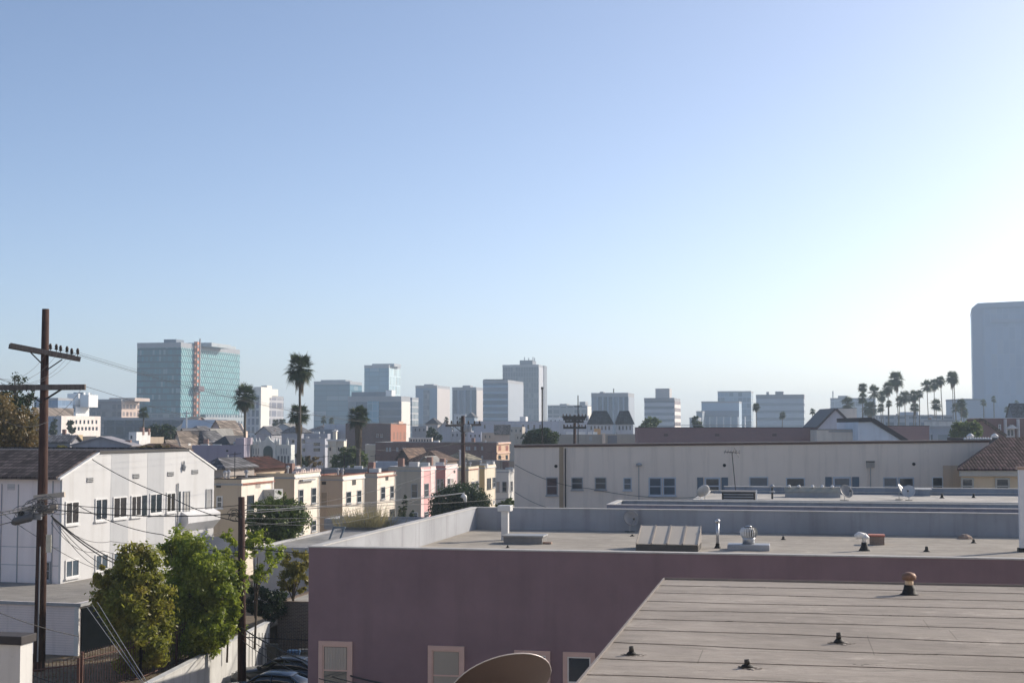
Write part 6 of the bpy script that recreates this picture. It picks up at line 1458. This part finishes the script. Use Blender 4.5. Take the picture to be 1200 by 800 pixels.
# ------------------------------------------------------------------ poles and wires
M_INS = plain('dark_insulator', (.05, .035, .03), .3)
def prow(a, b): return Vector(b) - Vector(a)
pA_t, pA_b = at(53.5, 362, 62), at(46.5, 777, 62)
r = root('utility_pole', 'tall leaning wooden utility pole with two crossarms at left', 'utility pole', (pA_b.x, 62, YZ - .2)); o = Vector(r.location)
s62 = 62 / FPX
MB().tube([Vector((-.02, 0, 0)), prow(o, at(50, 570, 62)), prow(o, pA_t)], [.255, .21, .15], 14).build('pole', M_POLE, r, True)
def arm(par, o, a, b, w, nm='crossarm', m=None):
    a, b = prow(o, a), prow(o, b); d = (b - a).normalized(); u = Vector((0, 0, 1)); n = d.cross(u).normalized(); u = n.cross(d) * -1
    q = MB(); vs = [p + n * sx * w + u * sz * w * 1.2 for p in (a, b) for sx, sz in ((-1, -1), (1, -1), (1, 1), (-1, 1))]
    q.add(vs, [(0, 1, 2, 3), (7, 6, 5, 4), (0, 4, 5, 1), (1, 5, 6, 2), (2, 6, 7, 3), (3, 7, 4, 0)]); return q.build(nm, m or M_ARM, par)
def ins(par, o, p, h=.2, rr=.06):
    p = prow(o, p); MB().lathe([(.015, -.12), (.015, 0), (rr, .02), (rr * .7, h * .4), (rr, h * .55), (rr * .5, h), (rr * .3, h)], n=8).build('insulator', M_INS, par, True, loc=p)
arm(r, o, at(10.5, 405.5, 61.2), at(94, 421, 62.6), .085); arm(r, o, at(12, 404.5, 60.9), at(87, 419, 62.3), .085)
for px, py in ((59, 409.5), (66, 410), (71, 411.5), (78.5, 412.5), (84, 415), (91, 415)): ins(r, o, at(px, py, 62.5), .26, .08)
arm(r, o, at(-10, 454, 61.75), at(100, 453.5, 61.75), .10)
def strut(par, o, a, b, rr=.03, nm='brace', m=None): MB().tube([prow(o, a), prow(o, b)], rr, 6).build(nm, m or M_DARK, par)
strut(r, o, at(36, 413, 61.8), at(50, 427, 61.8)); strut(r, o, at(73, 421, 62), at(54, 434, 61.8)); strut(r, o, at(33, 461, 61.8), at(49, 472, 61.8)); strut(r, o, at(72, 456, 61.8), at(53, 468, 61.8), .045)
# telephone crossarm, splice case, coils, sign
arm(r, o, at(40, 583, 61.6), at(76, 579, 61.6), .09, 'terminal_arm', plain('pale_weathered_board', (.5, .44, .36), .8))
MB().tube([prow(o, at(14, 613, 61)), prow(o, at(17, 611, 61)), prow(o, at(36, 606, 61)), prow(o, at(39, 603, 61))], [.08, .17, .16, .06], 12).build('splice_case', plain('splice_grey', (.13, .125, .12), .6), r, True)
q = MB(); rng = random.Random(77)
for i in range(34):
    c = prow(o, at(rng.uniform(18, 66), 0, 61.4)); cx, cz = rng.uniform(22, 62), 0; cz = 602 - (cx - 20) * .25 + rng.uniform(-7, 7)
    c = prow(o, at(cx, cz, 61.3 + rng.uniform(-.3, .25))); ra_, rb_ = rng.uniform(.12, .55), rng.uniform(.08, .28); t0 = rng.uniform(0, 6)
    q.tube([c + Vector((ra_ * math.cos(t0 + k * .5), rng.uniform(-.04, .04), rb_ * math.sin(t0 + k * .5) + .2 * ra_ * math.cos(t0 + k * .5))) for k in range(rng.randint(6, 13))], rng.uniform(.011, .022), 5)
q.build('cable_coils', plain('cable_grey', (.16, .155, .15), .6), r)
for px, py, w_, h_, m_ in ((34, 600, .5, .3, M_GREYF), (26, 603, .3, .35, M_DARK), (44, 604, .35, .35, M_GREYF), (57, 598, .4, .25, plain('terminal_tan', (.36, .32, .27))), (63, 594, .3, .22, plain('terminal_tan', (.36, .32, .27)))):
    c = prow(o, at(px, py, 61.3)); MB().box(-w_ / 2, w_ / 2, -.1, .1, -h_ / 2, h_ / 2).build('terminal_box', m_, r, loc=c, bevel=.02)
c = prow(o, at(57.3, 636.5, 61.6)); MB().box(-.12, .1, -.02, .02, -.38, .38).build('marker_board', plain('cream_marker', (.66, .63, .5), .6), r, loc=c)
MB().tube([prow(o, at(44, 775, 61.7)), prow(o, at(47, 640, 61.7))], .03, 6).build('riser_pipe', M_GREYF, r)
# stub pole
p = at(284, 765, 64.5); r = root('stub_pole', 'short dark wooden pole without crossarms behind the bright green tree', 'utility pole', (p.x, 64.5, YZ - 1.4)); o2 = Vector(r.location)
MB().tube([(0, 0, 0), prow(o2, at(283, 582, 64.5))], [.2, .145], 12).build('pole', M_POLE, r, True)
q = MB(); rng = random.Random(9)
for i in range(8):
    c = prow(o2, at(278 + rng.uniform(-6, 4), 600 + rng.uniform(-4, 8), 64.3)); q.tube([c + Vector((.22 * math.cos(k * .6), 0, .13 * math.sin(k * .6))) for k in range(rng.randint(5, 11))], .014, 5)
q.build('cable_coils', M_WIRE, r)
p = at(336, 700, 68.4); 
# central pole
d3 = 150; p = at(543, 600, d3); r = root('utility_pole', 'utility pole with one wide crossarm before the red brick building', 'utility pole', (p.x, d3, 0)); o3 = Vector(r.location)
MB().tube([(0, 0, 0), prow(o3, at(542.5, 487, d3))], [.27, .19], 10).build('pole', M_POLE, r, True)
arm(r, o3, at(522, 498.5, d3 - .3), at(564, 497.5, d3 - .3), .10); arm(r, o3, at(520, 520, d3 - .3), at(566, 520, d3 - .3), .06)
for x in (524, 529, 536, 549, 556, 562): ins(r, o3, at(x, 496.5, d3 - .3), .35, .1)
strut(r, o3, at(532, 499, d3 - .3), at(542, 507, d3 - .2), .05); strut(r, o3, at(554, 499, d3 - .3), at(544, 507, d3 - .2), .05)
for x in (546, 550): MB().lathe([(.2, 0), (.24, .1), (.24, .7), (.12, .8)], n=10).build('transformer', M_GREYF, r, True, loc=prow(o3, at(x, 506, d3 - .5)))
# double crossarm pole
d4 = 180; p = at(673.5, 600, d4); r = root('utility_pole', 'utility pole with four stacked crossarms above the cream wall', 'utility pole', (p.x, d4, 0)); o4 = Vector(r.location)
MB().tube([(0, 0, 0), prow(o4, at(673.5, 486, d4))], [.25, .17], 10).build('pole', M_POLE, r, True)
for y, a, b in ((488.5, 659, 687.5), (491, 660, 686), (501, 660, 687), (494, 662, 684)):
    arm(r, o4, at(a, y, d4 - .3), at(b, y, d4 - .3), .11, m=M_DARK)
    for x in (a + 1, a + 5, a + 9, b - 9, b - 5, b - 1): ins(r, o4, at(x, y - 1, d4 - .3), .3, .09)
r = root('antenna_mast', 'thin tall mast standing behind the left part of the cream wall', 'mast', (at(635.5, 520, 121).x, 121, 0)); MB().tube([(0, 0, 0), (0, 0, zat(456, 121))], .07, 6).build('mast', M_DARK, r)
MB().lathe([(.1, 0), (.1, .2)], n=6).build('tip', M_DARK, r, loc=(0, 0, zat(456, 121)))
r = root('antenna_mast', 'thin mast with small crossbars above the double crossarm pole', 'mast', (at(677.5, 520, 182).x, 182, 0)); MB().tube([(0, 0, 0), (0, 0, zat(463, 182))], .07, 6).build('mast', M_DARK, r)
MB().tube([(-.5, 0, zat(476, 182)), (.5, 0, zat(476, 182))], .05, 5).build('crossbar', M_DARK, r)
r = root('light_pole', 'white post with a short crossbar before the teal tower', 'pole', (at(218, 520, 280).x, 280, 0)); MB().tube([(0, 0, 0), (0, 0, zat(481, 280))], [.25, .15], 6).build('post', M_LTMETAL, r); MB().tube([(-.7, 0, zat(484, 280)), (.7, 0, zat(484, 280))], .12, 5).build('crossbar', M_LTMETAL, r)
r = root('vent_mast', 'thin pale pipe on the roofs left of the tall palms', 'mast', (at(266.5, 520, 118).x, 118, 0)); MB().tube([(0, 0, 0), (0, 0, zat(535, 118))], .06, 6).build('mast', M_GREYF, r)
MB().lathe([(.1, 0), (.1, .15)], n=6).build('cap', M_GREYF, r, loc=(0, 0, zat(535, 118)))
# high voltage conductors running past the pole top
E3 = at(522, 495, d3 - .3)
for i, (px, py, tx, ty, ly) in enumerate(((59, 407, 524, 495, 399), (71, 409, 529, 495, 401), (84, 412.5, 536, 495, 403), (91, 412.5, 549, 495, 405))):
    wire(('uppermost thin power line from the tall pole to the central pole', 'second thin power line from the top of the tall pole', 'third thin power line from the top of the tall pole', 'outermost thin power line from the top crossarm\'s right end')[i], [at(-60, ly - 4, 40), at(px, py, 62.5), at(tx, ty, d3 - .3)], .006, 1.3)
wire('thin wire from the lower crossarm\'s right end to the far pole', [at(-40, 452, 50), at(98, 452, 61.75), at(536, 519, d3 - .3)], .010, 1.6)
# secondary and telephone lines
TK = at(64, 597, 61.4)
wire('black line crossing the white front from the ridge down to the stub pole', [at(108, 538, 75.5), at(200, 582, 70), at(281, 611, 64.5)], .022, .15)
wire('upper level black cable from the tall pole to the right', [at(48, 588, 61.5), at(283, 591.5, 64.5), at(600, 583, 104.8)], .016, .25)
wire('thick level black cable below it from the tall pole to the stub pole', [TK, at(283, 601, 64.5), at(560, 575, 150)], .024, .2)
wire('cable sagging from the pole across the white front to the bright tree', [at(60, 600, 61.4), at(92, 592.5, 64), at(190, 626, 64), at(283, 648, 64.5)], .018, .2)
for i, (x, y, lab) in enumerate(((170, 668, 'thick drop cable sloping from the splice cluster into the bright tree'), (158, 668, 'thick drop cable just beneath the first, into the bright tree'), (135, 668, 'thinner drop cable ending at the low building\'s roof'), (118, 666, 'thinnest drop cable steeply down to the low building\'s roof'))):
    wire(lab, [at(60, 604, 61.4), at(x, y, 67 + i)], .03 if i < 2 else .014, .35)
wire('loose thin wire from the cluster drooping before the lower windows', [at(60, 612, 61.4), at(120, 645, 66), at(235, 636, 80)], .012, .5)
wire('second loose wire drooping lower across the painted stripes', [at(62, 606, 61.4), at(130, 634, 66), at(262, 622, 85)], .012, .4)
for i in range(3): wire(('uppermost cable entering the splice cluster from the left edge', 'middle cable entering the splice cluster from the left edge', 'lowest cable entering the splice case from the left edge')[i], [at(-70, (606, 610, 620)[i], 52), at((38, 40, 14)[i], (592, 594, 611)[i], 61.2)], .022, .12)
wire('thin diagonal wire over the side wall of the white building', [at(-40, 566, 56), at(44, 629, 62), at(110, 665, 66)], .013, .1)
wire('thin wire crossing low over the white brick siding', [at(-40, 700, 50), at(92, 745, 56)], .016, .15)
for i, (x0, x1, x2, y2, lab) in enumerate(((102, 135, 166, 795, 'left pale guy cable slanting down over the iron fence'), (108, 145, 168, 792, 'middle pale guy cable slanting down over the iron fence'), (114, 150, 172, 790, 'right pale guy cable slanting down over the iron fence'))):
    wire(lab, [at(x0, 711 - i * 3, 57.5), at(x2 + 3, 803, 53.5)], .011, .02, M_GREYF, 6)
wire('low wire from the left edge to the foot of the iron fence', [at(20, 783, 50), at(78, 803, 49)], .014, .05)
# service drops to the purple building and the row of houses
for i, (x0, y0, x1, y1, rr) in enumerate(((283, 745, 452, 801, .03), (283, 752, 425, 801, .016), (284, 760, 405, 801, .016))):
    wire(('thick service cable sagging past the purple building\'s first window', 'thin service cable under the thick one before the first window', 'lowest thin service cable before the first purple wall window')[i], [at(x0, y0 - 10, 64.3), at(x1, y1, 44)], rr, .3)
for i, (a, b, da, db, sg) in enumerate((((283, 598), (545, 577), 64.5, 71, .1), ((283, 604), (530, 545), 64.5, 148, .5), ((285, 607), (541, 560), 64.5, 149.5, 1.2), ((285, 611), (541, 541), 64.5, 149.5, 2.2), ((285, 615), (470, 571), 64.5, 135, .8))):
    wire(('pale bright cable from the stub pole to the lamp on the purple parapet', 'cable rising from the stub pole across the cream houses', 'second cable from the stub pole fanning out to the central pole', 'steepest cable from the stub pole up to the central pole', 'short cable from the stub pole to the narrow tan house')[i], [at(*a, da), at(*b, db)], .014 if i else .013, sg, M_LTMETAL if i == 0 else None)
wire('lone wire dipping across the long cream wall from its left corner', [at(603, 544, 104.6), at(690, 572, 104.4), at(835, 581, 104.3)], .018, .35)
wire('short wire at the lower left of the long cream wall', [at(603, 576, 104.6), at(640, 594, 104.4)], .015, .1)
wire('faint line from the central pole to the double crossarm pole', [at(563, 496, d3 - .3), at(661, 487, d4 - .3)], .012, .5)
wire('tangled utility line by the stub pole over the sapling', [at(283, 640, 64.3), at(400, 648, 64)], .018, .1)
